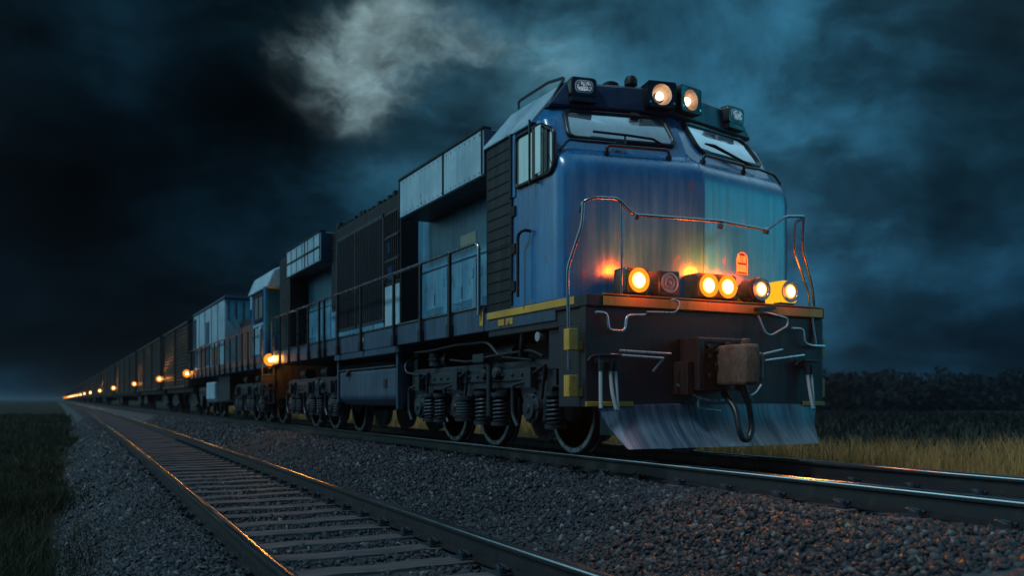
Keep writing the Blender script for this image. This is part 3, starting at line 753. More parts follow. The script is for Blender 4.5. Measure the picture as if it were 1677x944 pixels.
# ------------------------------------------------------------------ second locomotive
Y2 = 20.75
L2 = empty('freight_locomotive', (LX, Y2, 0), 'second locomotive with a pale boxy rear house and one orange lamp', 'locomotive', 'locomotives pulling the train')
MB().box(-1.50, 1.50, -.05, 13.2, 1.34, 1.62).build('side_sill', 'sill', L2, bevel=.01)
MB().box(-1.505, -1.35, -.09, -.051, .55, 1.60).box(1.35, 1.505, -.09, -.051, .55, 1.60).box(-1.35, 1.35, -.09, -.051, .60, 1.60).build('pilot', 'pilot', L2, bevel=.01)
MB().box(-1.51, -1.502, .1, 13.1, 1.47, 1.60).build('sill_stripe', 'rustpaint', L2)
cb = MB().box(-1.40, 1.40, .55, 2.45, 1.621, 3.30).build('cab', 'blue', L2, bevel=.04)
MB().prism([(-1.48, 3.22), (-1.30, 3.66), (-1.0, 3.80), (1.0, 3.80), (1.30, 3.66), (1.48, 3.22)], 'y', .35, 2.6).build('cab_roof', 'pale', L2, bevel=.05, seg=3)
MB().box(-1.49, -1.402, .40, .60, 1.62, 3.26).build('cab_pillar', 'blue', L2, bevel=.02)
w = MB().box(-1.412, -1.401, 1.0, 1.95, 2.58, 3.12).build('side_window', 'sideglass', L2)
MB().box(-1.43, -1.4005, .94, 1.0, 2.52, 3.18).box(-1.43, -1.4005, 1.95, 2.01, 2.52, 3.18).box(-1.43, -1.4005, 1.45, 1.50, 2.58, 3.12).box(-1.43, -1.4005, .94, 2.01, 3.12, 3.18).box(-1.43, -1.4005, .94, 2.01, 2.52, 2.58).build('window_frame', 'gasket', w)
MB().box(-1.412, -1.401, .75, 2.2, 1.70, 2.45).build('pale_panel', 'pale', L2, bevel=.006)
for s in (-1, 1):
    MB().box(min(s*.15, s*1.1), max(s*.15, s*1.1), .535, .549, 2.7, 3.15).build('windscreen', 'glass', L2)
MB().prism(hood_prof(1.0, 1.621, 2.95, .12), 'y', 2.46, 6.2).build('low_hood', 'dark', L2, bevel=.01)
b = MB()
for k in range(9): b.box(-1.012, -1.001, 2.6+k*.4, 2.94+k*.4, 1.7, 2.7)
b.build('hood_door', 'rustpaint', L2, bevel=.005)
MB().box(-1.25, 1.25, 2.46, 3.4, 2.96, 3.40).build('radiator_box', 'pale', L2, bevel=.02)
hs = MB().box(-1.46, 1.46, 6.21, 12.6, 1.621, 3.55).build('rear_house', 'pale', L2, bevel=.03)
MB().prism([(-1.50, 3.551), (-1.44, 3.64), (1.44, 3.64), (1.50, 3.551)], 'y', 6.1, 12.7).build('house_roof', 'sill', L2, bevel=.01)
b = MB()
for y in (7.3, 8.5, 9.9, 11.2): b.box(-1.476, -1.461, y-.02, y+.02, 1.64, 3.53)
b.box(-1.475, -1.461, 9.0, 9.7, 1.7, 3.1)
for k in range(20): b.box(-1.50, -1.461, 11.9, 12.55, 1.75+k*.085, 1.79+k*.085)
b.build('house_rib', 'sill', L2)
fr = MB().box(-.9, .6, 6.19, 6.209, 1.7, 2.9).build('house_door', 'rustpaint', L2)
b = MB()
for k in range(12): b.box(-1.35+k*.22, -1.31+k*.22, 6.185, 6.209, 2.95, 3.48)
for z in (2.0, 2.3, 2.6): b.box(-.8, .5, 6.17, 6.189, z, z+.12)
b.build('house_front_rib', 'sill', L2)
for q in ((7.4, 8.4, 2.2), (10.0, 11.1, 2.4)): MB().box(-1.472, -1.461, q[0], q[1], 1.66, q[2]).build('rust_panel', 'rustpaint', L2)
side_rail(L2, -1.535, .65, 13.15, 2.32, 1.52, [1.4, 2.2, 3.0, 3.8, 4.8, 5.7, 6.6, 7.5, 8.4, 9.3, 10.2, 11.1, 12.0], .02)
b = MB()
for x in (-1.66, -1.40): b.tube(fillet([(x, -.14, 2.3), (x, -.16, 1.5), (x, -.16, .50)], .05), .018, 8)
for z in (.50, .82, 1.14): b.box(-1.68, -1.38, -.19, -.12, z, z+.04)
b.box(-1.68, -1.38, -.18, -.14, .95, 1.12)
b.build('corner_ladder', 'under', L2)
marker(L2, -1.50, -.22, 1.50, 40, .11, False)
MB().prism([(-1.42, .62), (-1.34, .50), (1.34, .50), (1.42, .62), (1.42, 1.15), (-1.42, 1.15)], 'y', 8.3, 9.9).build('fuel_tank', 'pale', L2, bevel=.04)
MB().box(-1.3, 1.3, 6.2, 8.2, .6, 1.33).box(-.55, .55, .1, 13.4, .9, 1.339).build('centre_sill', 'pilot', L2)
bogie(L2, (1.6, 3.2, 4.8), True, [(1.0, .33, .64, .085), (2.2, .33, .64, .085), (2.6, .33, .64, .085), (3.8, .33, .64, .085), (4.2, .33, .64, .085)])
bogie(L2, (10.6, 12.1), False)
MB().box(-.18, .18, 13.2, 13.8, .72, 1.05).box(-.18, .18, -.6, -.09, .72, 1.05).build('coupler', 'pilot', L2, bevel=.03)

# ------------------------------------------------------------------ freight cars
ORD = ['first', 'second', 'third', 'fourth', 'fifth', 'sixth', 'seventh', 'eighth', 'ninth', 'tenth']
def freight_car(y, length, idx, full, power):
    if idx == 0: lab = 'dark ribbed freight car coupled directly behind the pale boxy house'
    elif idx < 8: lab = '%s dark ribbed freight car counted back from the locomotives' % ORD[idx]
    else: lab = 'dark freight car among the small distant ones at the train end'
    r = empty('freight_car', (LX, y, 0), lab, 'freight car', 'dark freight cars of the train')
    b = MB().box(-1.42, 1.42, 0, length, 1.12, 3.48)
    nr = 17
    for k in range(nr):
        z = 1.20+k*(2.2/nr)
        for s in (-1, 1):
            b.prism([(s*1.421, z), (s*1.475, z+.028), (s*1.475, z+.055), (s*1.421, z+.082)], 'y', .14, length-.14)
    body = b.build('car_body', 'car', r)
    b = MB()
    npst = 2 if length < 10 else max(3, int(length/5))
    for s in (-1, 1):
        for k in range(npst+1):
            yy = .07+(length-.14)*k/npst
            b.box(*sorted((s*1.421, s*1.50)), yy-.07, yy+.07, 1.10, 3.50)
        b.box(*sorted((s*1.421, s*1.50)), .0, length, 3.44, 3.53); b.box(*sorted((s*1.421, s*1.495)), .0, length, 1.06, 1.16)
    b.build('side_post', 'car', r)
    e = MB().box(-1.43, 1.43, -.03, -.001, 1.12, 3.50)
    for k in range(6): e.box(-1.35, 1.35, -.07, -.03, 1.35+k*.35, 1.42+k*.35)
    e.build('end_panel', 'carend', r, bevel=.006)
    MB().prism([(-1.50, 3.531), (-.8, 3.62), (.8, 3.62), (1.50, 3.531)], 'y', -.04, length+.04).build('car_roof', 'carend', r)
    MB().box(-1.3, 1.3, .05, length-.05, .88, 1.059).box(-.3, .3, -.6, length+.6, .75, .95).build('underframe', 'pilot', r)
    if full:
        for a in (1.6, length-1.6) if length > 9 else (1.5, length-1.5):
            f = MB()
            for s in (-1, 1):
                f.prism([(a-1.2, .45), (a-1.0, .72), (a-.4, .85), (a+.4, .85), (a+1.0, .72), (a+1.2, .45), (a+.8, .36), (a+.4, .30), (a-.4, .30), (a-.8, .36)], 'x', s*1.0, s*1.12)
            f.box(-1.0, 1.0, a-.15, a+.15, .5, .87)
            t = f.build('bogie', 'under', r, bevel=.01)
            for d in (-.85, .85):
                for s in (-1, 1): wheel(t, s*.75, a+d, .43, s)
        lb = MB()
        for x in (-1.62, -1.42): lb.tube([(x, -.12, 1.5), (x, -.12, .45)], .015, 6)
        for z in (.46, .76, 1.06): lb.box(-1.64, -1.40, -.15, -.09, z, z+.03)
        lb.build('end_step', 'under', r)
    else:
        for q in (.6, length-2.8): MB().box(-1.1, 1.1, q, q+2.2, .1, .8).build('bogie', 'under', r)
    marker(r, -1.56, -.22, 1.55, power, .11 if idx < 3 else .11+.013*idx)
    return r
y = Y2+13.9
# lamp positions read from the photograph: 33.8 43.7 58 80 105 134 174 245 ...
lens_ = [8.6, 13.6, 20.6, 24.2, 28.0]+[26.0]*16
for i, ln in enumerate(lens_):
    freight_car(y, ln, i, i < 5, (26, 26, 26, 26, 26, 26, 26, 26, 26, 26, 26)[i] if i < 11 else 0)
    y += ln+1.1

# ------------------------------------------------------------------ permanent way
def shift(Y):
    Y = np.asarray(Y, float); return 1.3*(1-np.exp(-np.maximum(0, Y-5)/55))
def rail(xoff, ztop, near, label):
    """flat-bottom rail, rounded head; the near track bends gently towards the main line"""
    pr = [(-.075, -.175), (-.075, -.165), (-.02, -.145), (-.012, -.055), (-.034, -.042), (-.036, -.018), (-.032, -.009), (-.023, -.003), (-.010, 0), (.010, 0), (.023, -.003), (.032, -.009), (.036, -.018), (.034, -.042), (.012, -.055), (.02, -.145), (.075, -.165), (.075, -.175)]
    ys = list(np.arange(-8, 30, 1.5))+list(np.arange(30, 120, 5))+list(np.arange(120, 720, 40))
    b = MB(); rings = []
    for Y in ys:
        s = float(shift(Y)) if near else 0
        rings.append([(xoff+s+x, Y, ztop+z) for x, z in pr])
    n = len(pr)
    vs = [p for r in rings for p in r]; fs = []; mi = []
    for k in range(len(rings)-1):
        for i in range(n):
            j = (i+1) % n; fs.append((k*n+i, k*n+j, (k+1)*n+j, (k+1)*n+i)); mi.append(1 if 5 <= i <= 11 else 0)
    b.v = vs; b.f = fs; b.mi = mi
    o = b.build('steel_rail', ['railside', 'railtop'], None, smooth=40)
    return tag(o, label, 'rail', 'rails of the two tracks')
M['railside'] = paint('rail_rust', (.014, .015, .019), (.030, .028, .03), (.012, .011, .012), rough=.5, metal=.3, streak=.3, rust=.4, rustcol=(.05, .028, .02))
def railtop():
    m, t, out = ntree('polished_railhead')
    b = t.nodes.new('ShaderNodeBsdfPrincipled'); b.inputs['Metallic'].default_value = 1
    tc = t.nodes.new('ShaderNodeTexCoord').outputs['Object']
    v = mapping(t, tc, (60, .35, 20)); nn = noise(t, v, 1.0, 6, .6)
    t.links.new(ramp(t, nn, [(.3, (.52, .54, .58)), (.7, (.74, .77, .82))]), b.inputs['Base Color'])
    t.links.new(ramp(t, nn, [(.3, g(.12)), (.75, g(.26))]), b.inputs['Roughness'])
    bp = t.nodes.new('ShaderNodeBump'); bp.inputs['Strength'].default_value = .012; bp.inputs['Distance'].default_value = .01
    t.links.new(noise(t, mapping(t, tc, (30, 2.0, 10)), 2, 6), bp.inputs['Height']); t.links.new(bp.outputs[0], b.inputs['Normal'])
    t.links.new(b.outputs[0], out.inputs[0]); return m
M['railtop'] = railtop()
rail(NX-.75, NRZ, True, 'left rail of the empty track with orange glints')
rail(NX+.75, NRZ, True, 'right rail of the empty track beside the grey ballast bank')
rail(LX-.75, 0, False, 'shiny rail under the near wheels of the blue locomotive')
rail(LX+.75, 0, False, 'far shiny rail in front of the tall tan grass')

def sleeper_mat():
    m, t, out = ntree('weathered_timber')
    tc = t.nodes.new('ShaderNodeTexCoord').outputs['Object']
    oi = t.nodes.new('ShaderNodeObjectInfo').outputs['Random']
    ad = t.nodes.new('ShaderNodeVectorMath'); ad.operation = 'ADD'; t.links.new(tc, ad.inputs[0])
    cm = t.nodes.new('ShaderNodeCombineXYZ'); mu = t.nodes.new('ShaderNodeMath'); mu.operation = 'MULTIPLY'; mu.inputs[1].default_value = 37
    t.links.new(oi, mu.inputs[0]); t.links.new(mu.outputs[0], cm.inputs[1]); t.links.new(cm.outputs[0], ad.inputs[1])
    gr_ = noise(t, mapping(t, ad.outputs[0], (1.2, 26, 26)), 1.4, 8, .7)
    bl = noise(t, mapping(t, ad.outputs[0], (2, 6, 6)), 1.2, 6, .6)
    c = mixc(t, ramp(t, gr_, [(.35, g(0)), (.7, g(1))]), (.028, .027, .032), (.12, .11, .118))
    c = mixc(t, ramp(t, bl, [(.45, g(0)), (.72, g(.85))]), c, (.02, .018, .018))
    b = t.nodes.new('ShaderNodeBsdfPrincipled'); t.links.new(c, b.inputs['Base Color'])
    t.links.new(ramp(t, bl, [(.3, g(.42)), (.7, g(.7))]), b.inputs['Roughness'])
    bp = t.nodes.new('ShaderNodeBump'); bp.inputs['Strength'].default_value = .6; bp.inputs['Distance'].default_value = .015
    t.links.new(gr_, bp.inputs['Height']); t.links.new(bp.outputs[0], b.inputs['Normal'])
    t.links.new(b.outputs[0], out.inputs[0]); return m
M['timber'] = sleeper_mat()

def sleeper_mesh(): 
    b = MB(); n = 10
    rings = []
    for k in range(n+1):
        x = -1.25+2.5*k/n; j = random.uniform(-.006, .006)
        rings.append([(x, -.125+random.uniform(-.006, .006), -.16), (x, -.12+random.uniform(-.008, .008), -.006+j), (x, -.10, j), (x, 0, .003+j), (x, .10, j), (x, .12+random.uniform(-.008, .008), -.006+j), (x, .125, -.16)])
    return b.loft(rings)
def fastening(parent, xr, s):
    b = MB().box(xr-.16, xr+.16, -.09, .09, .002, .014)
    for d in (-1, 1):
        x = xr+d*.085
        b.tube(fillet([(x+d*.03, -.07, .02), (x+d*.03, .05, .045), (x+d*.0, .07, .05), (x-d*.02, .02, .045), (x-d*.01, -.06, .035)], .03), .011, 6)
        b.cyl((x+d*.045, -.05, .01), (x+d*.045, -.05, .055), .018, 8); b.box(x-.02, x+.05*d if d > 0 else x+.02, -.03, .03, .013, .035) if d > 0 else b.box(x-.05, x+.02, -.03, .03, .013, .035)
    return b.build('rail_fastening', 'under', parent)
protos = []
for k in range(4):
    o = sleeper_mesh().build('railway_sleeper', 'timber', None, bevel=0)
    fastening(o, -.75, -1); fastening(o, .75, 1)
    protos.append(o)
def lay(o, x, Y, z, label, group):
    o.location = (x, Y, z); o.rotation_euler = (random.uniform(-.006, .006), random.uniform(-.004, .004), random.uniform(-.015, .015))
    tag(o, label, 'sleeper', group)
k = 0; Y = 3.2; SP = .62
while k < 150:
    src = protos[k % 4]
    if k < 4: o = src
    elif Y < 26: o = copy_tree(src)
    else:
        o = src.copy(); COL.objects.link(o); o.parent = None
    lay(o, NX+float(shift(Y)), Y, NRZ-.175, 'dark weathered timber sleeper under the rails of the empty track', 'sleepers of the empty near track')
    Y += SP; k += 1
k = 0; Y = -1.0
while k < 70:
    src = protos[k % 4]
    o = copy_tree(src) if Y < 14 else src.copy()
    if Y >= 14: COL.objects.link(o); o.parent = None
    lay(o, LX, Y, -.175, 'dark timber sleeper half buried under the rails the train runs on', 'sleepers of the main track')
    Y += SP; k += 1

# ------------------------------------------------------------------ ground
def ballast_mat(name, c0, c1, c2, scale=16, bump=1.0):
    m, t, out = ntree(name)
    tc = t.nodes.new('ShaderNodeNewGeometry').outputs['Position']
    vo = t.nodes.new('ShaderNodeTexVoronoi'); vo.inputs['Scale'].default_value = scale; t.links.new(tc, vo.inputs['Vector'])
    sep = t.nodes.new('ShaderNodeSeparateColor'); t.links.new(vo.outputs['Color'], sep.inputs[0])
    c = ramp(t, sep.outputs[0], [(.0, c0), (.6, c1), (1, c2)])
    big = noise(t, tc, .9, 5, .6)
    c = mixc(t, ramp(t, big, [(.4, g(0)), (.7, g(.7))]), c, c0)
    b = t.nodes.new('ShaderNodeBsdfPrincipled'); t.links.new(c, b.inputs['Base Color'])
    b.inputs['Roughness'].default_value = .62
    bp = t.nodes.new('ShaderNodeBump'); bp.inputs['Strength'].default_value = bump; bp.inputs['Distance'].default_value = .03
    bp.invert = True
    t.links.new(vo.outputs['Distance'], bp.inputs['Height']); t.links.new(bp.outputs[0], b.inputs['Normal'])
    t.links.new(b.outputs[0], out.inputs[0]); return m
M['ballast'] = ballast_mat('ballast', (.008, .011, .016), (.020, .025, .034), (.05, .057, .068))
PX = [-.9, -.10, .35, .62, .95, 1.15, 2.60, 2.85, 3.05, 3.35, 3.85, 4.25, 4.6, 5.0, 6.7, 7.2, 7.9, 9.3, 9.8]
PZ = [-1.05, -.98, -.68, -.50, -.48, -.545, -.545, -.505, -.485, -.42, -.23, -.165, -.165, -.205, -.205, -.18, -.35, -.98, -1.05]
def bz(X, Y):
    s = shift(Y); Xs = np.where(X < 3.0, X-s, np.where(X < 4.4, 3.0+(X-3.0-s)*(1.4/np.maximum(.2, 1.4-s)), X))
    Xs = np.where((X >= 3.0) & (X-s < 3.0), X-s, Xs)
    return np.interp(Xs, PX, PZ)
def vnoise(X, Y, f, seed):
    r = np.random.default_rng(seed); T = r.random((256, 256))
    x = X*f; y = Y*f; xi = np.floor(x).astype(int); yi = np.floor(y).astype(int); u = x-xi; v = y-yi
    u = u*u*(3-2*u); v = v*v*(3-2*v)
    a = T[xi % 256, yi % 256]; b_ = T[(xi+1) % 256, yi % 256]; c = T[xi % 256, (yi+1) % 256]; d = T[(xi+1) % 256, (yi+1) % 256]
    return a*(1-u)*(1-v)+b_*u*(1-v)+c*(1-u)*v+d*u*v
def surf(X, Y):
    X = np.asarray(X, float); Y = np.asarray(Y, float)
    mid = (np.abs(X-NX-shift(Y)) < .72) | (np.abs(X-LX) < .9)
    amp = np.where(mid, .2, 1.0)
    return bz(X, Y)+amp*(.05*(vnoise(X+50, Y+50, 1.6, 3)-.5)+.035*(vnoise(X+50, Y+50, 6, 4)-.5))
def gridmesh(name, xs, ys, zf, mat):
    XX, YY = np.meshgrid(xs, ys); ZZ = zf(XX, YY); nx_, ny_ = len(xs), len(ys)
    co = np.stack([XX, YY, ZZ], -1).reshape(-1, 3)
    i = np.arange(nx_*ny_).reshape(ny_, nx_)
    f = np.stack([i[:-1, :-1], i[:-1, 1:], i[1:, 1:], i[1:, :-1]], -1).reshape(-1, 4)
    return npmesh(name, co, f, mat, True)
def npmesh(name, co, f, mat, smooth=False):
    me = bpy.data.meshes.new(name); k = f.shape[1]
    me.vertices.add(len(co)); me.vertices.foreach_set('co', np.ascontiguousarray(co, np.float32).ravel())
    me.loops.add(f.size); me.loops.foreach_set('vertex_index', np.ascontiguousarray(f, np.int32).ravel())
    me.polygons.add(len(f)); me.polygons.foreach_set('loop_start', np.arange(0, f.size, k, dtype=np.int32))
    me.update(calc_edges=True); me.validate()
    if smooth: me.polygons.foreach_set('use_smooth', np.ones(len(me.polygons), bool))
    me.materials.append(M[mat] if isinstance(mat, str) else mat)
    o = bpy.data.objects.new(name, me); COL.objects.link(o); return o
xs = np.arange(-.9, 9.81, .08)
ys = np.concatenate([np.arange(-8, 26, .12), np.arange(26, 80, 1.0), np.arange(80, 730, 10)])
bed = gridmesh('ballast_bed', xs, ys, surf, 'ballast'); tag(bed, kind='structure')

def soil():
    m, t, out = ntree('night_field_soil')
    tc = t.nodes.new('ShaderNodeNewGeometry').outputs['Position']
    c = mixc(t, ramp(t, noise(t, tc, .35, 8, .65), [(.35, g(0)), (.65, g(1))]), (.010, .013, .010), (.026, .028, .017))
    c = mixc(t, ramp(t, noise(t, tc, 9, 6, .7), [(.4, g(0)), (.7, g(.7))]), c, (.012, .013, .009))
    b = t.nodes.new('ShaderNodeBsdfPrincipled'); t.links.new(c, b.inputs['Base Color']); b.inputs['Roughness'].default_value = .95
    b.inputs['Specular IOR Level'].default_value = .1
    bp = t.nodes.new('ShaderNodeBump'); bp.inputs['Strength'].default_value = .7; bp.inputs['Distance'].default_value = .08
    t.links.new(noise(t, tc, 6, 8, .7), bp.inputs['Height']); t.links.new(bp.outputs[0], b.inputs['Normal'])
    t.links.new(b.outputs[0], out.inputs[0]); return m
M['soil'] = soil()
xs = np.concatenate([[-3000, -800, -250, -100], np.arange(-40, 41, 1.0), [100, 250, 800, 3000]])
ys = np.concatenate([[-600, -100, -30], np.arange(-20, 120, 2.0), [160, 250, 500, 1200, 3200]])
gd = gridmesh('ground', xs, ys, lambda X, Y: -.93+.10*(vnoise(X+4000, Y+4000, .25, 8)-.5)*(np.abs(X) < 90), 'soil'); tag(gd, kind='structure')

# camera geometry (to skip stones and blades that are nowhere near the view)
CS, CC, F = .457, .8895, 1456.0
def proj(X, Y, Zc):
    D = X*CS+Y*CC; lat = X*CC-Y*CS
    return 838.5+F*lat/np.maximum(D, .05), 655-F*(Zc-.594)/np.maximum(D, .05), D

# ------------------------------------------------------------------ loose stones
PHI = (1+5**.5)/2
ICO = np.array([(-1, PHI, 0), (1, PHI, 0), (-1, -PHI, 0), (1, -PHI, 0), (0, -1, PHI), (0, 1, PHI), (0, -1, -PHI), (0, 1, -PHI), (PHI, 0, -1), (PHI, 0, 1), (-PHI, 0, -1), (-PHI, 0, 1)])/math.sqrt(1+PHI*PHI)
ICOF = np.array([(0,11,5),(0,5,1),(0,1,7),(0,7,10),(0,10,11),(1,5,9),(5,11,4),(11,10,2),(10,7,6),(7,1,8),(3,9,4),(3,4,2),(3,2,6),(3,6,8),(3,8,9),(4,9,5),(2,4,11),(6,2,10),(8,6,7),(9,8,1)])
def stones(name, X, Y, R, mat, lift=.35, label=None):
    n = len(X)
    V = np.repeat(ICO[None], n, 0)*(1+rng.normal(0, .30, (n, 12, 1)))
    V *= rng.uniform(.45, 1.3, (n, 1, 3))
    q = rng.normal(size=(n, 4)); q /= np.linalg.norm(q, axis=1, keepdims=True); w, x, y, z = q.T
    Rm = np.stack([1-2*(y*y+z*z), 2*(x*y-z*w), 2*(x*z+y*w), 2*(x*y+z*w), 1-2*(x*x+z*z), 2*(y*z-x*w), 2*(x*z-y*w), 2*(y*z+x*w), 1-2*(x*x+y*y)], -1).reshape(n, 3, 3)
    V = np.einsum('nij,nkj->nki', Rm, V)*R[:, None, None]
    V += np.stack([X, Y, surf(X, Y)+R*lift], -1)[:, None]
    f = (ICOF[None]+12*np.arange(n)[:, None, None]).reshape(-1, 3)
    o = npmesh(name, V.reshape(-1, 3), f, mat)
    tag(o, label, None, None, 'stuff'); return o
def stone_mat():
    m, t, out = ntree('crushed_stone')
    gm = t.nodes.new('ShaderNodeNewGeometry'); tc = gm.outputs['Position']
    c = ramp(t, gm.outputs['Random Per Island'], [(0, (.0035, .0055, .010)), (.45, (.008, .0125, .020)), (.8, (.022, .029, .041)), (.94, (.07, .08, .093)), (1, (.20, .20, .20))])
    c = mixc(t, ramp(t, noise(t, tc, 1.1, 4, .6), [(.4, g(0)), (.7, g(.6))]), c, (.012, .014, .018))
    c = mixc(t, ramp(t, noise(t, tc, 60, 4, .6), [(.4, g(0)), (.75, g(.5))]), c, (.03, .03, .032))
    b = t.nodes.new('ShaderNodeBsdfPrincipled'); t.links.new(c, b.inputs['Base Color'])
    t.links.new(ramp(t, gm.outputs['Random Per Island'], [(0, g(.38)), (1, g(.75))]), b.inputs['Roughness']); b.inputs['Specular IOR Level'].default_value = .3
    bp = t.nodes.new('ShaderNodeBump'); bp.inputs['Strength'].default_value = .5; bp.inputs['Distance'].default_value = .008
    t.links.new(noise(t, tc, 90, 5, .6), bp.inputs['Height']); t.links.new(bp.outputs[0], b.inputs['Normal'])
    t.links.new(b.outputs[0], out.inputs[0]); return m
M['stone'] = stone_mat()
SX, SY, SR = [], [], []
def scatter(x0, x1, y0, y1, dens, r0, r1, cond=None, follow=True):
    n = int((x1-x0)*(y1-y0)*dens)
    X = rng.uniform(x0, x1, n); Y = rng.uniform(y0, y1, n)
    if follow: X = X+shift(Y)
    R = r0+(r1-r0)*rng.random(n)**1.8
    px, py, D = proj(X, Y, -.4)
    ok = (D > .8) & (px > -60) & (px < 1740) & (py < 1000)
    if cond is not None: ok &= cond(X, Y)
    SX.append(X[ok]); SY.append(Y[ok]); SR.append(R[ok])
notrail = lambda X, Y: (np.abs(X-NX-shift(Y)-.75) > .12) & (np.abs(X-NX-shift(Y)+.75) > .12) & (np.abs(X-LX+.75) > .12)
def crib(X, Y):
    ph = (Y-3.2) % SP
    return notrail(X, Y) & (ph > .16) & (ph < .46)
# bank between the tracks
scatter(2.72, 4.75, 1.0, 9, 2100, .008, .028, notrail)
scatter(2.72, 4.65, 9, 20, 950, .012, .030, notrail)
scatter(2.72, 4.45, 20, 45, 170, .028, .05, notrail)
# left shoulder
scatter(-.15, 1.02, 3, 12, 2100, .008, .026, notrail)
scatter(-.15, 1.02, 12, 26, 420, .022, .045, notrail)
scatter(-.15, 1.02, 26, 55, 130, .03, .05, notrail)
# between sleepers
scatter(1.2, 2.55, 2.8, 14, 420, .014, .030, crib)
scatter(2.72, 3.05, 2.8, 14, 500, .014, .030, crib)
scatter(4.6, 4.98, -1, 16, 420, .016, .032, None, False)
scatter(7.2, 9.2, -1, 20, 160, .02, .045, None, False)
X = np.concatenate(SX); Y = np.concatenate(SY); R = np.concatenate(SR)
print('stones', len(X))
stones('ballast_stones', X, Y, R, 'stone', .3, 'loose grey crushed stones of the track ballast')

# ------------------------------------------------------------------ grass
def blades(name, X, Y, H, W, mat, zbase, lean=.45, label=None):
    n = len(X); a = rng.uniform(0, 2*PI, n); dx, dy = np.cos(a), np.sin(a)
    la = rng.uniform(0, 2*PI, n); ll = H*lean*rng.random(n); lx, ly = np.cos(la)*ll, np.sin(la)*ll
    zb = zbase(X, Y)-.03
    def P(t, wf):
        c = np.stack([X+lx*t*t, Y+ly*t*t, zb+H*t*(1-.15*t*lean)], -1); o = np.stack([dx*W*wf, dy*W*wf, np.zeros(n)], -1)
        return c-o, c+o
    a0, a1 = P(0, 1); b0, b1 = P(.55, .75); c0, c1 = P(1, .08)
    V = np.stack([a0, a1, b0, b1, c0, c1], 1)
    f = np.array([(0, 1, 3, 2), (2, 3, 5, 4)]); f = (f[None]+6*np.arange(n)[:, None, None]).reshape(-1, 4)
    o = npmesh(name, V.reshape(-1, 3), f, mat); return tag(o, label, None, None, 'stuff')
def grass_mat(name, c0, c1, c2):
    m, t, out = ntree(name)
    gm = t.nodes.new('ShaderNodeNewGeometry')
    c = ramp(t, gm.outputs['Random Per Island'], [(0, c0), (.5, c1), (1, c2)])
    c = mixc(t, ramp(t, noise(t, gm.outputs['Position'], .5, 4, .6), [(.4, g(0)), (.65, g(.7))]), c, c0)
    b = t.nodes.new('ShaderNodeBsdfPrincipled'); t.links.new(c, b.inputs['Base Color']); b.inputs['Roughness'].default_value = .7
    b.inputs['Specular IOR Level'].default_value = .2
    tr = t.nodes.new('ShaderNodeBsdfTranslucent'); t.links.new(c, tr.inputs[0])
    mx = t.nodes.new('ShaderNodeMixShader'); mx.inputs[0].default_value = .3
    t.links.new(b.outputs[0], mx.inputs[1]); t.links.new(tr.outputs[0], mx.inputs[2]); t.links.new(mx.outputs[0], out.inputs[0]); return m
M['tan'] = grass_mat('dry_tall_grass', (.27, .14, .045), (.50, .27, .09), (.58, .36, .15))
M['green'] = grass_mat('dark_short_grass', (.010, .015, .009), (.024, .031, .015), (.075, .072, .040))
gz = lambda X, Y: -.93+.10*(vnoise(X+4000, Y+4000, .25, 8)-.5)
# tall dry grass beyond the main line
n = 95000
Y = rng.uniform(-2, 1, n)*0+ (rng.random(n)**1.3)*75-1; X = rng.uniform(9.3, 16.5, n)
px, py, D = proj(X, Y, 0)
cl = vnoise(X+60, Y+60, .45, 21)
ok = (px > 350) & (px < 1750) & (D > 4) & (cl > .22)
X, Y, D, cl = X[ok], Y[ok], D[ok], cl[ok]
H = (.78+.42*cl)*rng.uniform(.7, 1.12, len(X)); W = .006*np.maximum(1, D/9)
blades('tall_dry_grass', X, Y, H, W, 'tan', gz, .5, 'tall tan dry grass beyond the main track')
# short dark grass to the left of the near track
n = 170000
D0 = 4+(rng.random(n)**1.7)*90; Y = D0*1.0; X = rng.uniform(-1, 0, n)*(.17*Y+1.0)+.25
X = X+shift(Y)
px, py, D = proj(X, Y, -.9); ok = (px > -50) & (py < 990)
X, Y, D = X[ok], Y[ok], D[ok]
ed = vnoise(X*0+7, Y+60, .55, 41); cl = vnoise(X+60, Y+60, .9, 31)
ok = (X-shift(Y) < .28-.75*ed) | ((rng.random(len(X)) < .10) & (cl > .62)); ok &= (cl > .22) | (rng.random(len(X)) < .35)
X, Y, D, cl = X[ok], Y[ok], D[ok], cl[ok]
blades('trackside_grass', X, Y, rng.uniform(.06, .30, len(X))*(.35+1.25*cl), .004*np.maximum(1, D/7), 'green', lambda X, Y: np.maximum(gz(X, Y), surf(np.clip(X, -.8, 9), Y)), .8, 'short dark green grass left of the empty track')
# rough low weeds between the tan grass and the wood
n = 26000
Y = rng.random(n)*110-2; X = 16+rng.random(n)**1.5*70
px, py, D = proj(X, Y, -.5); ok = (px > 900) & (px < 1760) & (D > 6)
X, Y, D = X[ok], Y[ok], D[ok]
M['weed'] = grass_mat('dark_weeds', (.003, .004, .004), (.005, .007, .005), (.009, .010, .007))
blades('dark_weeds', X, Y, rng.uniform(.2, .6, len(X)), .008*np.maximum(1, D/9), 'weed', gz, .8, 'dark low weeds of the field behind the tan grass')

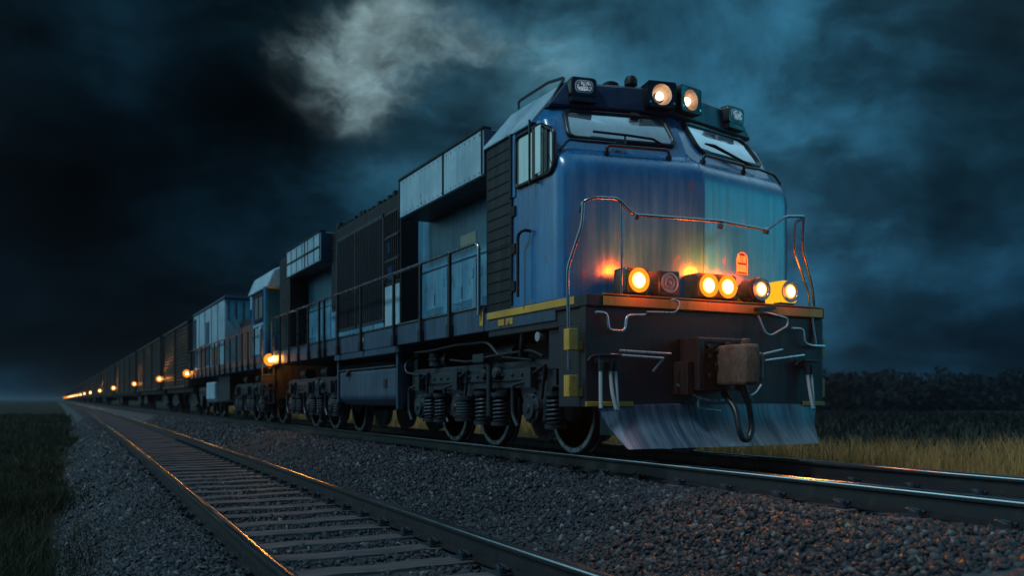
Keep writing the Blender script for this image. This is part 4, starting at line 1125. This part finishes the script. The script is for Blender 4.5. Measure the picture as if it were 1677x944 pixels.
# far wood, one dark mass on the right-hand horizon
V = []; FQ = []
lv = []
for i in range(150):
    t_ = i/149
    px = 1150+t_*900+random.uniform(-12, 12); D = random.uniform(110, 175)
    lat = (px-838.5)/F*D; X0 = lat*CC+D*CS; Y0 = D*CC-lat*CS
    h = random.uniform(1.6, 4.6)*(D/100); rad = random.uniform(2.4, 4.6)
    m = 420
    d = rng.normal(size=(m, 3)); d /= np.linalg.norm(d, axis=1, keepdims=True); rr = rng.random(m)**.45
    c = d*rr[:, None]*np.array([rad, rad, h*.52])+np.array([X0, Y0, -.9+h*.52])
    c[:, 2] = np.maximum(c[:, 2], -.85)
    u = rng.normal(size=(m, 3)); u /= np.linalg.norm(u, axis=1, keepdims=True)
    v = np.cross(u, rng.normal(size=(m, 3))); v /= np.linalg.norm(v, axis=1, keepdims=True)
    s = rng.uniform(.22, .5, (m, 1))
    lv.append(np.stack([c-u*s-v*s*.5, c+u*s-v*s*.5, c+u*s*.6+v*s*.6, c-u*s*.6+v*s*.6], 1))
    # trunk as a slim tapered quad pair
    tr = np.array([[(X0-.12, Y0, -1), (X0+.12, Y0, -1), (X0+.05, Y0, h*.6), (X0-.05, Y0, h*.6)], [(X0, Y0-.12, -1), (X0, Y0+.12, -1), (X0, Y0+.05, h*.6), (X0, Y0-.05, h*.6)]])
    lv.append(tr)
V = np.concatenate(lv).reshape(-1, 3); f = np.arange(len(V)).reshape(-1, 4)
M['wood'] = grass_mat('night_foliage', (.002, .003, .003), (.004, .006, .005), (.007, .009, .007))
tag(npmesh('woodland', V, f, 'wood'), 'dark far wood along the horizon behind the grass', None, None, 'stuff')

# ------------------------------------------------------------------ haze
m, t, out = ntree('night_haze')
pv = t.nodes.new('ShaderNodeVolumePrincipled'); pv.inputs['Color'].default_value = (.62, .80, 1, 1)
pv.inputs['Density'].default_value = .0006; pv.inputs['Anisotropy'].default_value = .78
t.links.new(pv.outputs[0], out.inputs['Volume'])
tag(MB().box(-3100, 3100, -700, 3300, -2.0, 5.9).build('haze', m), 'thin damp night air over the tracks', None, None, 'stuff')

# ------------------------------------------------------------------ sky
def pdir(px, py):
    v = Vector((CS, CC, 0))+Vector((CC, -CS, 0))*((px-838.5)/F)+Vector((0, 0, 1))*((655-py)/F); return v.normalized()
w = bpy.data.worlds.new('World'); S.world = w; w.use_nodes = True
t = w.node_tree; t.nodes.clear()
out = t.nodes.new('ShaderNodeOutputWorld'); bg = t.nodes.new('ShaderNodeBackground'); t.links.new(bg.outputs[0], out.inputs[0])
tc = t.nodes.new('ShaderNodeTexCoord').outputs['Generated']
nrm = t.nodes.new('ShaderNodeVectorMath'); nrm.operation = 'NORMALIZE'; t.links.new(tc, nrm.inputs[0]); D = nrm.outputs[0]
# domain warp
def vnoise_node(vec, scale, detail, rough):
    n = t.nodes.new('ShaderNodeTexNoise'); n.inputs['Scale'].default_value = scale; n.inputs['Detail'].default_value = detail; n.inputs['Roughness'].default_value = rough
    t.links.new(vec, n.inputs['Vector']); return n
def vm(op, a, b=None, sc=None):
    n = t.nodes.new('ShaderNodeVectorMath'); n.operation = op
    for i, v in enumerate((a, b)):
        if v is None: continue
        if isinstance(v, bpy.types.NodeSocket): t.links.new(v, n.inputs[i])
        else: n.inputs[i].default_value = v
    if sc is not None: n.inputs['Scale'].default_value = sc
    return n
def mt(op, a, b=None):
    n = t.nodes.new('ShaderNodeMath'); n.operation = op
    for i, v in enumerate((a, b)):
        if v is None: continue
        if isinstance(v, bpy.types.NodeSocket): t.links.new(v, n.inputs[i])
        else: n.inputs[i].default_value = v
    return n.outputs[0]
wn = vnoise_node(D, 3.2, 5, .55)
off = vm('SUBTRACT', wn.outputs['Color'], (.5, .5, .5)).outputs[0]
WD = vm('ADD', D, vm('SCALE', off, sc=.14).outputs[0]).outputs[0]
wn2 = vnoise_node(D, 11, 5, .6)
WD2 = vm('ADD', WD, vm('SCALE', vm('SUBTRACT', wn2.outputs['Color'], (.5, .5, .5)).outputs[0], sc=.07).outputs[0]).outputs[0]
WN = vm('NORMALIZE', WD2).outputs[0]
WS = vm('NORMALIZE', WD).outputs[0]
def blob(q, sig, warped=True):
    d = vm('DOT_PRODUCT', (WN if warped == True else WS if warped == 1.5 else D), tuple(q)).outputs['Value']
    return mt('EXPONENT', mt('MULTIPLY', mt('SUBTRACT', d, 1.0), 2/sig**2))
def px2ang(p): return p/1500.0
acc = None
def addc(fac, col):
    global acc
    c = vm('SCALE', tuple(col)); t.links.new(fac, c.inputs['Scale'])
    acc = c.outputs[0] if acc is None else vm('ADD', acc, c.outputs[0]).outputs[0]
# base night blue
addc(mt('ADD', 1.0, 0.0), (.0012, .0045, .0085))
# cloud shapes seen in the photograph (teal opening on the right, torn bright gap, dim veils)
addc(blob(pdir(1230, 130), px2ang(350), 1.5), (.018, .095, .158))
addc(blob(pdir(1180, 480), px2ang(340), 1.5), (.006, .038, .072))
addc(blob(pdir(1560, 520), px2ang(230), 1.5), (.0015, .013, .030))
gap = mt('ADD', mt('ADD', blob(pdir(535, 95), px2ang(85)), mt('MULTIPLY', blob(pdir(600, 130), px2ang(62)), .9)), mt('MULTIPLY', blob(pdir(625, 22), px2ang(48)), .8))
gap = mt('ADD', gap, mt('ADD', mt('MULTIPLY', blob(pdir(735, 75), px2ang(80)), .42), mt('MULTIPLY', blob(pdir(890, 105), px2ang(80)), .45)))
gn = vnoise_node(vm('MULTIPLY', WD2, (1, 1, 1.7)).outputs[0], 6.5, 9, .60)
gap = mt('MULTIPLY', gap, mt('ADD', mt('MULTIPLY', mt('SUBTRACT', gn.outputs[0], .5), 5.0), .95))
mr = t.nodes.new('ShaderNodeMapRange'); mr.interpolation_type = 'SMOOTHSTEP'; t.links.new(gap, mr.inputs[0])
mr.inputs[1].default_value = .10; mr.inputs[2].default_value = 1.05; mr.inputs[3].default_value = 0; mr.inputs[4].default_value = 1
addc(mr.outputs[0], (.29, .41, .42))
addc(blob(pdir(600, 95), px2ang(120)), (.012, .040, .055))
addc(blob(pdir(890, 95), px2ang(90)), (.030, .075, .09))
addc(blob(pdir(800, 60), px2ang(230)), (.012, .042, .062))
addc(blob(pdir(640, 250), px2ang(170)), (.002, .013, .024))
addc(blob(pdir(520, 380), px2ang(150)), (.001, .009, .017))
addc(blob(pdir(230, 60), px2ang(110)), (.0015, .009, .016))
addc(blob(pdir(330, 330), px2ang(110)), (.0008, .008, .015))
addc(blob(pdir(0, 645), px2ang(55), False), (.003, .013, .026))
# cloud texture multiplies everything
cn0 = vnoise_node(vm('MULTIPLY', WD, (1.6, 1.6, 4.2)).outputs[0], 2.3, 7, .58)
bm_ = t.nodes.new('ShaderNodeMapRange'); bm_.interpolation_type = 'SMOOTHSTEP'; t.links.new(cn0.outputs[0], bm_.inputs[0]); bm_.inputs[1].default_value = .36; bm_.inputs[2].default_value = .60; bm_.inputs[3].default_value = .42; bm_.inputs[4].default_value = 1.25
acc = vm('SCALE', acc); t.links.new(bm_.outputs[0], acc.inputs['Scale']); acc = acc.outputs[0]
cn = vnoise_node(WD, 4.5, 8, .6)
cm = t.nodes.new('ShaderNodeMapRange'); t.links.new(cn.outputs[0], cm.inputs[0]); cm.inputs[1].default_value = .34; cm.inputs[2].default_value = .66; cm.inputs[3].default_value = .30; cm.inputs[4].default_value = 1.5
c = vm('SCALE', acc); t.links.new(cm.outputs[0], c.inputs['Scale']); res = c.outputs[0]
# dark clouds
def darken(res, q, sig, amt):
    k = mt('SUBTRACT', 1.0, mt('MULTIPLY', blob(q, sig), amt)); c = vm('SCALE', res); t.links.new(k, c.inputs['Scale']); return c.outputs[0]
res = darken(res, pdir(1570, 290), px2ang(95), .75)
res = darken(res, pdir(1650, 60), px2ang(120), .65)
res = darken(res, pdir(420, 200), px2ang(150), .85)
res = darken(res, pdir(120, 330), px2ang(160), .8)
res = darken(res, pdir(790, 170), px2ang(70), .45)
# added sky patches, out of view
acc, keep = None, res
# bright patches put into the sky to light the train and its reflections
addc(blob(Vector((-.66, .66, .36)).normalized(), .26, 1.5), (.75, 1.5, 1.7))
addc(blob(Vector((-.95, .05, .30)).normalized(), .42, 1.5), (.22, .58, .75))
addc(blob(Vector((-.30, -.42, .86)).normalized(), .40, 1.5), (.16, .32, .40))
addc(blob(Vector((.90, -.38, .22)).normalized(), .26, 1.5), (.12, 1.7, 2.5))
addc(blob(Vector((.36, -.18, .91)).normalized(), .27, 1.5), (.24, .47, .56))
addc(blob(Vector((.22, -.95, .22)).normalized(), .30, 1.5), (.005, .16, .46))
addc(blob(Vector((.57, .14, .80)).normalized(), .25, 1.5), (.9, 1.8, 2.2))
addc(blob(Vector((.79, .16, .59)).normalized(), .17, 1.5), (.25, .45, .53))
res = vm('ADD', keep, acc).outputs[0]
# faint physical sky below the overcast
sky = t.nodes.new('ShaderNodeTexSky'); sky.sky_type = 'NISHITA'; sky.sun_disc = False
SD = Vector((-.58, -.08, .81)).normalized()
sky.sun_elevation = math.asin(SD.z); sky.sun_rotation = math.atan2(SD.x, SD.y)
sk = vm('SCALE', sky.outputs[0], sc=.00015).outputs[0]
res = vm('ADD', res, sk).outputs[0]
t.links.new(res, bg.inputs[0]); bg.inputs[1].default_value = 1.0

sd = bpy.data.lights.new('sun', 'SUN'); sd.energy = 1.75; sd.angle = math.radians(7); sd.color = (.60, .85, 1.0)
so = bpy.data.objects.new('sun', sd); COL.objects.link(so); so.rotation_euler = SD.to_track_quat('Z', 'Y').to_euler()

# ------------------------------------------------------------------ camera and render
cd = bpy.data.cameras.new('camera'); cd.sensor_width = 36; cd.lens = F/1677*36; cd.shift_y = (655-472)/1677; cd.clip_end = 6000; cd.clip_start = .05
cd.dof.use_dof = True; cd.dof.focus_distance = 8.2; cd.dof.aperture_fstop = 1.5
co = bpy.data.objects.new('camera', cd); COL.objects.link(co); co.location = (0, 0, .594)
co.rotation_euler = (PI/2, 0, -math.asin(CS)); S.camera = co
S.view_settings.view_transform = 'Standard'; S.view_settings.look = 'None'; S.view_settings.exposure = 0; S.view_settings.gamma = 1
S.view_settings.use_curve_mapping = False
S.render.engine = 'CYCLES'
cy = S.cycles
cy.use_denoising = True
try: cy.denoiser = 'OPENIMAGEDENOISE'
except Exception: pass
cy.max_bounces = 6; cy.diffuse_bounces = 2; cy.glossy_bounces = 3; cy.transmission_bounces = 2; cy.volume_bounces = 0; cy.transparent_max_bounces = 4
cy.sample_clamp_indirect = 4.0
cy.caustics_reflective = False; cy.caustics_refractive = False
cy.use_light_tree = True
